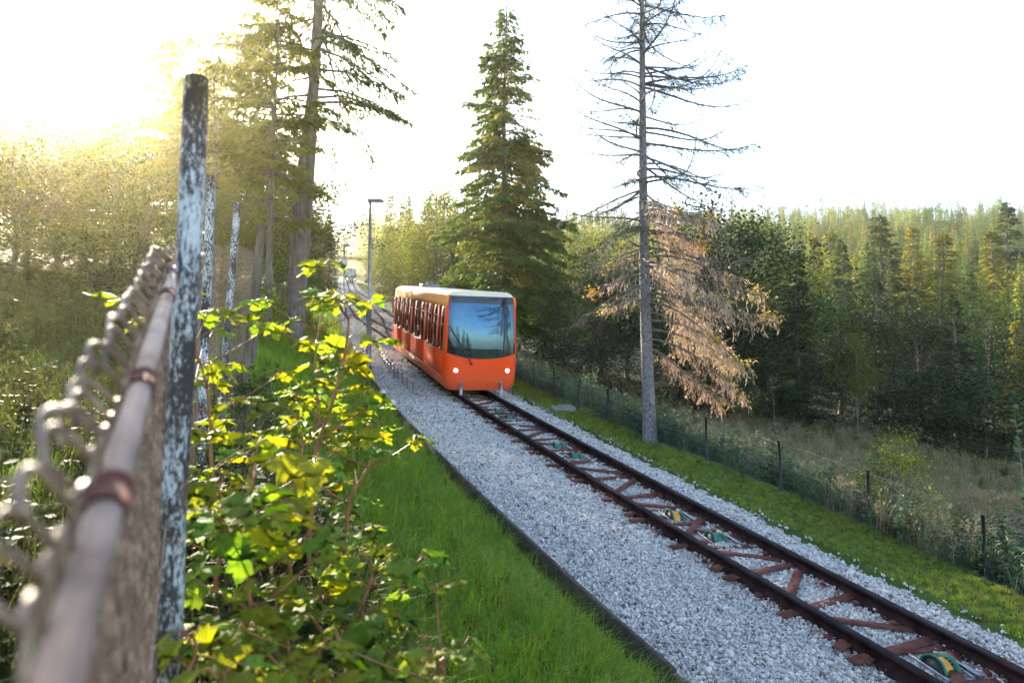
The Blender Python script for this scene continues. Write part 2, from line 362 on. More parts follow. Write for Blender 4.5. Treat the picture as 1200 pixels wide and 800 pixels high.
# ------------------------------------------------------------------ ground sheet (polar rings round the viewpoint)
def build_ground():
    front = np.radians(np.linspace(-62, 62, 330)); back = np.radians(np.linspace(62, 298, 90))[1:-1]
    A = np.concatenate([front, back]); n = len(A)
    Rr = np.concatenate([[.05], np.geomspace(.35, 24, 190), np.geomspace(24.3, 725, 120)])
    k_ = np.interp(np.cos(A), [-1, 0, .5], [.34, .8, 1.0])[None]; Rr2 = Rr[:, None] * (1 - (1 - k_) * np.clip((Rr[:, None] - 30) / 200, 0, 1))
    X = Rr2 * np.sin(A)[None]; Y = Rr2 * np.cos(A)[None]
    Z = gz(X.ravel(), Y.ravel()).reshape(X.shape)
    V = np.stack([X, Y, Z], -1); k = len(Rr)
    i = np.arange(k - 1)[:, None] * n; j = np.arange(n)[None]; j2 = (j + 1) % n
    F = np.stack(np.broadcast_arrays(i + j, i + n + j, i + n + j2, i + j2), -1).reshape(-1, 4)
    me = MB().add(V.reshape(-1, 3), F).mesh('ground', M['ground'], True)
    s, u = su(X.ravel(), Y.ravel())
    straw = np.clip((u - 5.0) / 2.5, 0, 1) * np.clip((24 - u) / 6, 0, 1) * np.clip((60 - s) / 20, 0, 1)
    wildl = .55 * np.clip((-7.2 - u) / 1.0, 0, 1)
    forest = np.maximum(np.clip((Y.ravel() - 28) / 7, 0, 1) * np.clip((np.abs(u + 1) - 4.5) / 3, 0, 1), np.clip((-14 - u) / 8, 0, 1) * .7)
    colr = np.stack([np.maximum(straw, wildl), forest, 0 * s, 1 + 0 * s], -1).astype(np.float32)
    at_ = me.color_attributes.new('cover', 'FLOAT_COLOR', 'POINT'); at_.data.foreach_set('color', colr.ravel())
    tag(link('ground', me), kind='structure', label='grassy hillside sloping along the railway')
build_ground()

# ballast bed
def build_ballast():
    S = np.concatenate([np.arange(-6, 30, .2), np.arange(30, 216, 1.0)])
    U = np.concatenate([[-2.62], np.linspace(-2.6, 1.58, 40), [1.66]])
    P = tp(S[:, None], U[None, :])
    wide = np.interp(S, [36, 56, 84, 118], [0, 1.1, 1.1, 0])[:, None]
    Lx, Ly, _, t = fr(S)
    sh = np.sign(U)[None, :] * wide * np.clip(np.abs(U), 0, 1)[None]
    P[..., 0] += np.cos(t)[:, None] * sh; P[..., 1] -= np.sin(t)[:, None] * sh
    prof = -.195 - .10 * np.clip((U - 1.15) / .4, 0, 1) - .05 * np.clip((-2.1 - U) / .5, 0, 1)
    P[..., 2] += prof[None] - .03 * np.clip((S[:, None] - 30) / 10, 0, 1) + .018 * vnoise(P[..., 0], P[..., 1], 5, 3) + .02 * vnoise(P[..., 0], P[..., 1], 1.4, 5)
    P[:, 0, 2] -= .35; P[:, -1, 2] -= .35
    V, F = grid(P)
    tag(MB().add(V, F[:, ::-1]).obj('track_bed', M['ballast'], smooth=True), kind='structure', label='grey crushed stone ballast bed')
build_ballast()

# ------------------------------------------------------------------ scattering with geometry nodes (only for stuff)
def scatter(name, pts, rots, scl, protos, label, idx=None, rng=None):
    me = bpy.data.meshes.new(name); me.vertices.add(len(pts)); me.vertices.foreach_set('co', np.asarray(pts, np.float32).ravel())
    for an, ty, dat, key in (('rot', 'FLOAT_VECTOR', rots, 'vector'), ('scl', 'FLOAT_VECTOR', scl, 'vector')):
        a_ = me.attributes.new(an, ty, 'POINT'); a_.data.foreach_set(key, np.asarray(dat, np.float32).ravel())
    if idx is None: idx = np.random.RandomState(len(pts)).randint(0, len(protos), len(pts))
    a_ = me.attributes.new('idx', 'INT', 'POINT'); a_.data.foreach_set('value', np.asarray(idx, np.int32))
    cl = bpy.data.collections.new(name + '_pieces')
    for i, (pm) in enumerate(protos):
        o = bpy.data.objects.new('%s_piece_%02d' % (name, i), pm); cl.objects.link(o)
    ob = link(name, me); tag(ob, label, kind='stuff')
    ng = bpy.data.node_groups.new(name, 'GeometryNodeTree')
    ng.interface.new_socket('Geometry', in_out='INPUT', socket_type='NodeSocketGeometry')
    ng.interface.new_socket('Geometry', in_out='OUTPUT', socket_type='NodeSocketGeometry')
    N = ng.nodes; L = ng.links
    gi = N.new('NodeGroupInput'); go = N.new('NodeGroupOutput'); ip = N.new('GeometryNodeInstanceOnPoints')
    ci = N.new('GeometryNodeCollectionInfo'); ci.inputs[0].default_value = cl; ci.inputs[1].default_value = True; ci.inputs[2].default_value = True
    def na(an, ty):
        q = N.new('GeometryNodeInputNamedAttribute'); q.data_type = ty; q.inputs[0].default_value = an; return q.outputs[0]
    er = N.new('FunctionNodeEulerToRotation'); L.new(na('rot', 'FLOAT_VECTOR'), er.inputs[0])
    L.new(gi.outputs[0], ip.inputs['Points']); L.new(ci.outputs[0], ip.inputs['Instance']); ip.inputs['Pick Instance'].default_value = True
    L.new(na('idx', 'INT'), ip.inputs['Instance Index']); L.new(er.outputs[0], ip.inputs['Rotation']); L.new(na('scl', 'FLOAT_VECTOR'), ip.inputs['Scale'])
    L.new(ip.outputs[0], go.inputs[0])
    md = ob.modifiers.new('scatter', 'NODES'); md.node_group = ng
    return ob

def ico():
    t = (1 + 5 ** .5) / 2
    V = np.array([[-1, t, 0], [1, t, 0], [-1, -t, 0], [1, -t, 0], [0, -1, t], [0, 1, t], [0, -1, -t], [0, 1, -t], [t, 0, -1], [t, 0, 1], [-t, 0, -1], [-t, 0, 1]]) / 1.9
    F = np.array([[0, 11, 5], [0, 5, 1], [0, 1, 7], [0, 7, 10], [0, 10, 11], [1, 5, 9], [5, 11, 4], [11, 10, 2], [10, 7, 6], [7, 1, 8], [3, 9, 4], [3, 4, 2], [3, 2, 6], [3, 6, 8], [3, 8, 9], [4, 9, 5], [2, 4, 11], [6, 2, 10], [8, 6, 7], [9, 8, 1]])
    return V, F

def stone_protos():
    out = []; rs = np.random.RandomState(5)
    for i in range(9):
        V, F = ico(); V = V * (1 + .3 * rs.uniform(-1, 1, (12, 1))) * np.array([1, rs.uniform(.65, 1), rs.uniform(.55, .85)])
        out.append(MB().add(V, F).mesh('stone', M['stone'] if i < 6 else M['stone_rust'] if i == 6 else M['stone_dark']))
    return out
def build_gravel():
    rs = np.random.RandomState(11)
    P, Sc = [], []
    for s0, s1, dens, size in ((3, 9, 1550, .0180), (9, 16, 1250, .0200), (16, 30, 560, .029), (30, 60, 190, .038), (60, 120, 60, .05)):
        n = int((s1 - s0) * 4.25 * dens); s = rs.uniform(s0, s1, n); u = rs.uniform(-2.62, 1.7, n)
        w = np.interp(s, [36, 56, 84, 118], [0, 1.1, 1.1, 0]); u = u + np.sign(u) * w * np.clip(np.abs(u), 0, 1)
        e = np.maximum(np.clip((u - w - 1.15) / .4, 0, 1) * .10, np.clip((-2.1 - w - u) / .5, 0, 1) * .05)
        p = tp(s, u, -.185); p[:, 2] += -e + .018 * vnoise(p[:, 0], p[:, 1], 5, 3) + .02 * vnoise(p[:, 0], p[:, 1], 1.4, 5)
        P.append(p); q = size * rs.lognormal(0, .32, n); Sc.append(np.stack([q, q, q], -1))
    # stray stones fallen onto the grass edges
    n = 700; s = rs.uniform(3, 28, n); u = np.where(rs.rand(n) < .5, -2.72 - np.abs(rs.normal(0, .12, n)), 1.66 + np.abs(rs.normal(0, .09, n)))
    p = tp(s, u); p[:, 2] = gz(p[:, 0], p[:, 1]) + .015; P.append(p); q = .021 * rs.lognormal(0, .3, n); Sc.append(np.stack([q, q, q], -1))
    P = np.concatenate(P); Sc = np.concatenate(Sc); n = len(P)
    idx = rs.choice(9, n, p=[.155] * 6 + [.02] + [.025] * 2)
    _s, uu = su(P[:, 0], P[:, 1]); near = np.exp(-((np.abs(uu) - .53) / .18) ** 2) * .5 + np.clip(vnoise(P[:, 0], P[:, 1], 1.1, 9) - .45, 0, 1) * .35
    idx = np.where(rs.rand(n) < near, 6, idx)
    scatter('gravel', P, rs.uniform(0, 6.28, (n, 3)), Sc, stone_protos(), 'pale grey crushed stone heaped round the rails', idx)
build_gravel()

# ------------------------------------------------------------------ railway track
def loop_off(s): return np.interp(s, [38, 46, 58, 80, 98, 114], [0, .35, 1.1, 1.1, .5, 0])
def build_track():
    root = thing('railway_track', 'single metre gauge track of dark rails climbing to a passing loop', 'railway track', tuple(tp(6, 0, -.15)))
    inv = -np.array(root.location)
    PRH = [(-.034, 0), (.034, 0), (.036, -.030), (.011, -.045), (.011, -.125), (.062, -.140), (.062, -.155), (-.062, -.155), (-.062, -.140), (-.011, -.125), (-.011, -.045), (-.036, -.030)]
    pr = np.array(PRH) * 1.28; k = len(pr)
    def rail(S, u):
        S = np.asarray(S); u = np.broadcast_to(u, S.shape)
        P = tp(S[:, None], u[:, None] + pr[None, :, 0], pr[None, :, 1]) + inv
        i = np.arange(len(S) - 1)[:, None] * k; j = np.arange(k)[None]; j2 = (j + 1) % k
        F = np.stack(np.broadcast_arrays(i + j, i + k + j, i + k + j2, i + j2), -1)
        top = F[:, 0]; rest = F[:, 1:].reshape(-1, 4)
        mb = MB().add(P.reshape(-1, 3), rest, 0); mb.f.append(top); mb.m.append(np.ones(len(top), int))
        return mb.obj('rail', [M['rail'], M['railtop']], root)
    near = np.concatenate([np.arange(-4, 38, .5)]); 
    for u in (-.53, .53): rail(np.append(near, 38.0), u)
    S = np.arange(38, 114.5, 1.0)
    for sg in (-1, 1):
        for u in (-.53, .53): rail(S, sg * loop_off(S) + u)
    for u in (-.53, .53): rail(np.arange(114, 212, 2.0), u)
    rs = random.Random(3)
    def plate(s, u0, u1, ds, w, z, nm):
        a = tp(s - ds / 2, u0, z) + inv; b = tp(s + ds / 2, u1, z) + inv
        d = (b - a); ln = np.linalg.norm(d); d = d / ln; t = fr(s)[3]
        al = np.array([math.sin(t), math.cos(t), .15]); al -= d * (al @ d); al /= np.linalg.norm(al); up = np.cross(d, al); up *= np.sign(up[2])
        MB().add(*obox((a + b) / 2, d * ln / 2, al * w / 2, up * .007)).obj(nm, M['rust'], root)
    s = 3.2; i = 0
    while s < 30:
        r = rs.uniform(-.1, .1)
        plate(s, -.78 + rs.uniform(-.06, .03), .60 + rs.uniform(-.03, .03), .10 + r, .13, -.150, 'sleeper')
        if i % 2 == 0: plate(s + .26, -.76, -.34, .14, .12, -.142, 'sleeper_plate')
        if s < 20:
            sg = 1 if i % 2 else -1
            plate(s + .5, -.44, .44, .62 * sg + .06, .12, -.144 + .004 * (i % 3), 'brace')
        s += 1.02 + rs.uniform(-.08, .08); i += 1
    for s in np.arange(30, 112, 1.0):
        o = float(loop_off(s))
        for sg in ((-1, 1) if o > .05 else (1,)): plate(s, sg * o - .80, sg * o + .80, .0, .16, -.165, 'sleeper')
    # bolted clips that hold the rails, one joined part
    mb = MB()
    for s in np.arange(3.2, 24, .51):
        for u in (-.53, .53):
            for d in (-.085, .085):
                c = tp(s, u + d * 1.25, -.165) + inv; V, F = box((-.03, -.05, -.02), (.03, .05, .022)); mb.add(V + c, F)
    o = mb.obj('rail_clips', M['rust'], root); o['kind'] = 'stuff'
    return root
build_track()

def track_matrix(s, u=0, z=0, s2=None):
    a = tp(s, u, z); b = tp(s2 if s2 else s + .5, u, z)
    yv = Vector(b - a).normalized(); xv = yv.cross(Vector((0, 0, 1))).normalized(); zv = xv.cross(yv)
    m = Matrix((xv, yv, zv)).transposed().to_4x4(); m.translation = Vector(a); return m

# rope pulleys between the rails
def build_pulleys():
    spots = [(4.95, .04, 1, 'orange lined green rope pulley at the lower right corner of the track'),
             (8.42, .06, 0, 'green rope pulley without orange, just below the upper orange lined pulley'),
             (9.38, .02, 1, 'orange lined green rope pulley halfway up the track to the orange car'),
             (13.0, .06, 0, 'lower green pulley of the middle pair between the rails'),
             (13.85, .05, 0, 'upper green pulley of the middle pair between the rails'),
             (17.0, .06, 0, 'lower green pulley of the pair nearest the orange car'),
             (17.95, .05, 0, 'green pulley right in front of the orange car')]
    meshes = {}
    def wheel(lin):
        w = MB(); Rw = .175
        w.add(*lathe([(-.088, Rw - .03), (-.095, Rw - .02), (-.095, Rw), (-.078, Rw), (-.07, Rw - .035), (-.03, Rw - .06)], 28), 0)
        w.add(*lathe([(.03, Rw - .06), (.07, Rw - .035), (.078, Rw), (.095, Rw), (.095, Rw - .02), (.088, Rw - .03)], 28), 0)
        w.add(*lathe([(-.052, Rw - .047), (0, Rw - .052), (.052, Rw - .047)], 28), 1)
        return w.mesh('wheel', [M['green'], M['orange_liner'] if lin else M['green']], True)
    side = MB().add(*box((-.005, -.23, -.014), (.005, .23, .014))).mesh('side_bar', M['galv'])
    plate = MB().add(*obox((0, 0, 0), (.07, 0, -.02), (0, .20, 0), (0, 0, .006))).mesh('guard_plate', M['galv'])
    foot = MB().add(*box((-.34, -.05, -.008), (.34, .05, .008))).mesh('mount_plate', M['rust'])
    axle = MB().add(*lathe([(-.17, .0), (-.17, .022), (.17, .022), (.17, 0)], 10)).mesh('axle', M['galv'])
    hub = MB().add(*lathe([(-.084, .0), (-.084, .15), (-.03, .115), (.03, .115), (.084, .15), (.084, 0)], 20)).mesh('shadow_disc', M['black'])  # black disc painted in for the shadowed hollow of the wheel
    for s, u, lin, lab in spots:
        r = thing('rope_pulley', lab, 'pulley', group='rope pulleys between the rails')
        r.matrix_world = track_matrix(s, u, -.205) @ Matrix.Rotation(math.radians(-9), 4, 'Z')
        if lin not in meshes: meshes[lin] = wheel(lin)
        w = link('wheel', meshes[lin], r); d = link('shadow_disc', hub, w)
        link('axle', axle, r).location = (0, 0, 0)
        for x in (-.165, .155):
            o = link('side_bar', side, r); o.location = (x, 0, .06)
        o = link('guard_plate', plate, r); o.location = (.27, -.02, .06)
        for y in (-.31, .31):
            o = link('mount_plate', foot, r); o.location = (.05, y, .045)
build_pulleys()

# board edging on the left of the ballast
def build_edging():
    root = thing('ballast_edging', 'dark weathered board edging along the left side of the ballast', 'edging', tuple(tp(8, -2.7, -.3)))
    inv = -np.array(root.location); rs = random.Random(8); s = 1.0
    while s < 60:
        ln = 2.4; a = tp(s, -2.665 + rs.uniform(-.02, .02), -.345) + inv; b = tp(s + ln - .05, -2.665 + rs.uniform(-.02, .02), -.345 + rs.uniform(-.02, .02)) + inv
        d = b - a; n = np.linalg.norm(d); d /= n; side = np.array([d[1], -d[0], 0]); up = np.cross(side, d)
        MB().add(*obox((a + b) / 2, d * n / 2, side * .03, up * .155)).obj('board', M['board'], root); s += ln
build_edging()

# ------------------------------------------------------------------ funicular cars
PROFZ = [.20, .30, .55, .60, 1.30, 1.40, 2.0, 2.66, 2.92, 3.04, 3.11, 3.15]
PROFX = [1.0, 1.09, 1.14, 1.135, 1.14, 1.138, 1.12, 1.09, 1.07, 1.035, .92, .60]
def wz(z): return np.interp(z, PROFZ, PROFX)
def front_y(a, z):                    # a = x / half width
    return -.30 * (1 - np.abs(a) ** 4.6) ** .5 + .095 * np.clip(z - 1.10, 0, 9) ** 1.7 * (1 - .25 * np.abs(a) ** 2) + .25 * np.clip(.5 - z, 0, 1) ** 1.3
def front_pt(a, z, off=0.0):
    a = np.asarray(a, float); z = np.asarray(z, float)
    y = front_y(a, z) - off
    return np.stack(np.broadcast_arrays(a * wz(z), y, z), -1)

def make_car(name, label, mtx, L, body, upper, skirt, top=None):
    r = thing(name, label, 'funicular'); r.matrix_world = mtx
    def strip(nm, zs, sgn, y0, y1, mat, off=0.0, parent=r, th=.045):
        zs = np.array(zs); x = sgn * (wz(zs) + off)
        outer = np.stack([x, zs], -1); inner = np.stack([x - sgn * th, zs], -1)[::-1]
        lp = np.concatenate([outer, inner]); n = len(lp)
        V = np.array([[q[0], yy, q[1]] for yy in (y0, y1) for q in lp])
        F = [[i, (i + 1) % n, n + (i + 1) % n, n + i] for i in range(n)] + [list(range(n))[::-1], list(range(n, 2 * n))]
        return MB().add(V, F).obj(nm, mat, parent)
    zb = 1.34; zt = 2.68
    ymods = [(.03, 3.50, 0), (3.56, 6.56, 1), (6.62, 9.12, 1), (9.18, 11.72, 1), (11.78, L - .03, 0)]
    for sg in (-1, 1):
        strip('skirt', [.22, .30, .55], sg, .02, L - .02, skirt)
        # step ledge above the skirt
        MB().add(*obox((sg * 1.155, L / 2, .575), (.03, 0, 0), (0, L / 2 - .12, 0), (0, 0, .022))).obj('step_ledge', skirt, r)
        for y0, y1, isdoor in ymods:
            p = strip('door' if isdoor else 'side_panel', [.60, 1.0, 1.30, zb], sg, y0, y1, body, .006 if isdoor else 0)
            win = []
            if isdoor:
                m_ = (y0 + y1) / 2; win = [(y0 + .10, m_ - .025), (m_ + .025, y1 - .10)]
            elif y0 < 1: win = [(.16, .98), (1.30, 2.30), (2.36, 3.34)]
            else: win = [(y0 + .08, y1 - .12)]
            ed = [y0] + [q for w in win for q in w] + [y1]
            for k in range(0, len(ed), 2):       # pillars between the windows
                if ed[k + 1] - ed[k] > .005: strip('pillar', [zb + .002, 2.0, zt], sg, ed[k], ed[k + 1], body, .006 if isdoor else 0, p)
            for (a, b) in win:
                w = strip('window', [zb, 2.0, zt], sg, a, b, M['glass_side'], -.005, p, .008)
                strip('window_frame', [zb, zb + .035], sg, a, b, M['black'], .004, w, .02)
                if b - a > .8 and a > 1:         # hinged vent pane at the top of the window
                    strip('vent_frame', [2.34, 2.38], sg, a + .06, (a + b) / 2, M['galv'], .004, w, .02)
            if isdoor:
                m_ = (y0 + y1) / 2
                MB().add(*obox((sg * 1.151, m_, 1.0), (.004, 0, 0), (0, .012, 0), (0, 0, .42))).obj('door_gap', M['black'], p)
                for yy in (y0 - .03, y1 + .03):
                    MB().add(*obox((sg * 1.10, yy, 1.62), (.012, 0, 0), (0, .022, 0), (0, 0, 1.04))).obj('door_seal', M['black'], p)
                MB().add(*obox((sg * 1.152, m_ - .30, 1.72), (.018, 0, 0), (0, .03, 0), (0, 0, .10))).obj('handle', M['white'], p)
        strip('upper_band', [zt + .002, 2.8, 2.92, 3.02], sg, .0, L, upper)
    # roof
    xs = np.linspace(-1, 1, 21); xs2 = np.sign(xs) * np.abs(xs) ** .8 * 1.05; zs = 3.165 - .03 * xs ** 2 - .115 * np.abs(xs) ** 9
    ys = np.concatenate([[0, 0], np.linspace(0, L, 20), [L, L]]); P = np.zeros((len(ys), 21, 3)); P[..., 0] = xs2; P[..., 1] = ys[:, None]; P[..., 2] = zs + .004
    fy = front_y(np.clip(xs2 / 1.05, -1, 1), 3.04)
    P[0, :, 1] = fy - .02; P[0, :, 2] = 3.015; P[1, :, 1] = fy + .015; P[1, :, 2] = zs - .03; P[2, :, 1] = fy + .16
    P[-1, :, 1] = L - fy + .02; P[-1, :, 2] = 3.015; P[-2, :, 1] = L - fy - .015; P[-2, :, 2] = zs - .03; P[-3, :, 1] = L - fy - .16
    V, F = grid(P); roof = MB().add(V, F).obj('roof', top or M['cream'], r, True)
    MB().add(*box((-.35, L * .70, 3.16), (.35, L * .80, 3.30))).add(*box((-.12, L * .73, 3.30), (.12, L * .76, 3.40))).obj('roof_unit', M['skin'], roof)
    # both ends: mask, windscreen, pillars
    def end(mir):
        tr = (lambda P: np.stack([-P[..., 0], L - P[..., 1], P[..., 2]], -1)) if mir else (lambda P: P)
        a = np.linspace(-1, 1, 41)
        a = np.sign(a) * np.abs(a) ** .8
        zlow = 1.17 + .19 * np.abs(a) ** 2.2
        def patch(t0, t1, zlo, zhi, off, nz):
            aa = np.asarray(t0 if t1 is None else np.linspace(t0, t1, 9)); t = np.linspace(0, 1, nz)[:, None]
            zz = zlo + (zhi - zlo) * t
            return tr(front_pt(np.broadcast_to(aa[None], zz.shape if zz.shape[1] == len(aa) else (nz, len(aa))), np.broadcast_to(zz, (nz, len(aa))), off))
        V, F = grid(patch(a, None, .20 + 0 * a, zlow, 0, 12))
        mask = MB().add(V, F).obj('front_mask' if not mir else 'rear_mask', body, r, True)
        ai = np.linspace(-.945, .945, 33); zl = 1.175 + .19 * np.abs(ai) ** 2.2
        V, F = grid(patch(ai, None, zl, 3.03 + 0 * ai, .006, 14))
        wsc = MB().add(V, F).obj('windscreen', M['glass'], r, True)
        V, F = grid(patch(ai, None, zl - .028, zl + .004, .010, 3)); MB().add(V, F).obj('windscreen_seal', M['black'], r, True)
        for sg in (-1, 1):
            ap = np.linspace(.925 * sg, 1.0 * sg, 7) if sg > 0 else np.linspace(-1.0, -.925, 7)
            V, F = grid(patch(ap, None, 1.17 + .19 * np.abs(ap) ** 2.2, 3.03 + 0 * ap, .012, 14))
            MB().add(V, F).obj('corner_pillar', body, r, True)
            hx = .70 * sg; c = tr(front_pt(np.array(hx), np.array(.80), .012))
            d = -1 if not mir else 1
            V, F = lathe([(0, .0), (.0, .042), (.02, .052), (.035, .060), (.035, .0)], 18, 'x')
            V = np.stack([V[:, 1], -d * V[:, 0], V[:, 2]], -1) + c + np.array([0, -d * -.0, 0])
            hl = MB().add(V, F).obj('headlight', M['lamp'] if not mir else M['skin'], r, True)
            V, F = lathe([(0, .060), (.03, .072), (.045, .066), (.045, .060)], 18, 'x')
            V = np.stack([V[:, 1], -d * -V[:, 0] if False else V[:, 0] * -1 if not mir else V[:, 0], V[:, 2]], -1) + c
            MB().add(V, F).obj('bezel', M['galv'], hl, True)
            if not mir:
                bx = .62 * sg; y = float(front_y(np.array(bx / 1.05), np.array(.3)))
                V, F = tube([(bx, y - .05, .06), (bx, y - .05, .42)], .05, 12); b = MB().add(V, F)
                b.add(*obox((bx, y + .05, .36), (.035, 0, 0), (0, .12, 0), (0, 0, .05)))
                V, F = tube([(bx, y - .05, .42), (bx, y - .05, .45)], .062, 12); b.add(V, F)
                b.obj('buffer_bracket', M['galv'], r)
        # tinted top band and blank destination display behind the glass
        if not mir:
            V, F = grid(patch(np.linspace(-.93, .93, 21), None, 2.80 + 0 * np.linspace(0, 1, 21), 3.0 + 0 * np.linspace(0, 1, 21), .010, 4))
            MB().add(V, F).obj('sun_strip', M['glass_side'], wsc, True)
            wp = front_pt(np.array([-.30, -.36, -.62, -.86]), np.array([1.0, 1.16, 1.60, 2.02]), .035)
            V, F = tube(wp, [.022, .016, .014, .012], 6); wm = MB().add(V, F)
            bl = front_pt(np.linspace(-.50, -.90, 6), np.linspace(1.42, 2.12, 6), .022); V, F = tube(bl, .013, 5); wm.add(V, F)
            V, F = tube([front_pt(np.array(-.30), np.array(1.0), -.02), front_pt(np.array(-.30), np.array(1.0), .05)], .035, 10); wm.add(V, F)
            wm.obj('wiper', M['black'], r)
            MB().add(*box((-.18, -.02, 2.62), (.18, .10, 2.92))).obj('destination_display', M['inside'], wsc)
    end(False); end(True)
    MB().add(*box((-1.05, .15, .42), (1.05, L - .15, .50))).obj('floor', M['inside'], r)
    MB().add(*box((-.85, .30, .50), (.85, .62, 1.10))).obj('driver_console', M['inside'], r)
    MB().add(*box((-1.02, 1.62, .50), (-.25, 1.66, 2.5))).add(*box((.25, 1.62, .50), (1.02, 1.66, 2.5))).obj('cab_partition', M['inside'], r)
    for y in np.arange(2.2, L - .8, 1.25):
        for sg in (-1, 1):
            b = MB().add(*box((min(sg * .35, sg * 1.0), y, .50), (max(sg * .35, sg * 1.0), y + .42, .95))).add(*box((min(sg * .35, sg * 1.0), y + .42, .50), (max(sg * .35, sg * 1.0), y + .50, 1.55)))
            b.obj('bench_seat', M['seat'], r)
    MB().add(*box((-.85, .7, .10), (.85, L - .7, .40))).obj('underframe', M['black'], r)
    wm = MB().add(*lathe([(-.06, 0), (-.06, .27), (.05, .27), (.05, .0)], 20)).mesh('wheel', M['rail'], True)
    for y in (1.6, 3.2, L - 3.2, L - 1.6):
        for x in (-.53, .53):
            o = link('wheel', wm, r); o.location = (x, y, .275)
    return r
make_car('funicular_car', 'bright orange funicular car with lit headlights descending the track', track_matrix(19.75, 0, 0, 31.6), 12.2, M['orange'], M['orange_sheen'], M['orange_skirt'])
make_car('funicular_car', 'tiny blue grey funicular car far up the track under the footbridge', track_matrix(153, .2, 0, 160), 12.2, M['blue'], M['paleblue'], M['blue'], M['paleblue'])

# footbridge crossing far up the line
def build_bridge():
    c = tp(176, 0, 0); t = float(fr(176)[3])
    r = thing('footbridge', 'dark footbridge with pale railings crossing the line behind the far car', 'footbridge', tuple(c), -t)
    MB().add(*box((-9, -1.2, 5.2), (9, 1.2, 5.7))).obj('deck', M['oldwood'], r)
    for x in (-6.5, 6.5): MB().add(*box((x - .5, -1, -3), (x + .5, 1, 5.2))).obj('abutment', M['concrete'], r)
    for y in (-1.15, 1.15):
        for z in (6.2, 6.8): MB().add(*box((-9, y - .04, z), (9, y + .04, z + .09))).obj('handrail', M['galv'], r)
        for x in np.arange(-8.9, 9, 1.78): MB().add(*box((x - .06, y - .06, 5.7), (x + .06, y + .06, 6.8))).obj('railing_post', M['galv'], r)
build_bridge()

# ------------------------------------------------------------------ lamp posts
def lamp_post(px, Y, top_py, label, sign=False):
    x = at(px, Y); z = float(gz(x, Y)); H = ztop(top_py, Y) - z
    r = thing('lamp_post', label, 'lamp post', (x, Y, z), group='lamp posts left of the railway')
    V, F = tube([(0, 0, -.2), (0, 0, H * .42)], .088, 10); MB().add(V, F).obj('lower_post', M['galv'], r)
    V, F = tube([(0, 0, H * .42), (0, 0, H * .44), (0, 0, H - .03)], [.085, .062, .052], 10); MB().add(V, F).obj('upper_post', M['galv'], r)
    V, F = tube([(0, 0, -.1), (0, 0, .75)], .13, 10); MB().add(V, F).obj('base_sleeve', M['skin'], r)
    V, F = tube([(-.02, 0, H - .03), (.12, 0, H + .02), (.40, 0, H + .01)], [.05, .05, .04], 8); MB().add(V, F).obj('arm', M['galv'], r)
    k = MB(); P = np.array([[-.12, -.09, 0], [.52, -.12, -.02], [.52, .12, -.02], [-.12, .09, 0], [-.10, -.06, .13], [.42, -.08, .10], [.42, .08, .10], [-.10, .06, .13]]) + np.array([.02, 0, H - .02])
    k.add(P, BOXF); hd = k.obj('lamp_head', M['skin'], r)
    MB().add(*box((.05, -.08, H - .055), (.48, .08, H - .025))).obj('diffuser', M['white'], hd)
    if sign: MB().add(*box((-.28, -.12, H * .74), (.28, -.09, H * .74 + .5))).obj('sign_plate', M['white'], r)
    return r
lamp_post(432, 24.5, 236, 'tallest nearest lamp post with a flat head beside the orange car')
lamp_post(402, 52, 288, 'farther lamp post carrying a white plate, to the left of the far car', True)
lamp_post(389, 56, 295, 'slim farther lamp post without a plate, leftmost by the trees')

def marker(px, Y, h, lab, w=.09):
    x = at(px, Y); z = float(gz(x, Y))
    o = MB().add(*obox((0, 0, h / 2 - .1), (w, 0, 0), (0, .05, 0), (-.03, 0, h / 2 + .1))).add(*obox((-.03, 0, h + .02), (w * .8, 0, 0), (0, .04, 0), (0, 0, .03))).obj('marker_post', M['white'])
    o.location = (x, Y, z); tag(o, lab, 'marker post', 'white marker posts along the ballast')
marker(450, 21.3, .42, 'short white marker post nearest the tall lamp post'); marker(461, 19.7, .42, 'short white marker post nearest the camera on the ballast edge')
marker(388, 47, 1.7, 'tall white marker post, left one of two by the far lamps', .10); marker(401, 47, 1.7, 'tall white marker post, right one of two by the far lamps', .10)

def cable_guard():
    s0, s1, u = 21.0, 31.5, -1.75
    r = thing('cable_guard', 'low grey guard rail on short stakes in the ballast beside the orange car', 'guard rail', tuple(tp(s0, u, -.15))); inv = -np.array(r.location)
    S = np.linspace(s0, s1, 20)
    for z in (.02, .17):
        V, F = tube(tp(S, u, z) + inv, .022, 6); MB().add(V, F).obj('pipe', M['galv'], r)
    for s in np.arange(s0, s1 + .1, 1.05):
        V, F = tube([tp(s, u - .04, -.2) + inv, tp(s, u - .04, .24) + inv], .024, 5); MB().add(V, F).obj('stake', M['skin'], r)
cable_guard()

def slab():
    x, y = at(660, 20.2), 20.2
    o = MB().add(*obox((0, 0, .06), (.32, .05, 0), (-.04, .2, .03), (0, 0, .07))).add(*obox((.05, 0, .15), (.2, .03, 0), (-.03, .12, .02), (0, 0, .02))).obj('concrete_slab', M['concrete'])
    o.location = (x, y, float(gz(x, y))); tag(o, 'small grey concrete slab in the grass at the wire fence', 'slab')
slab()

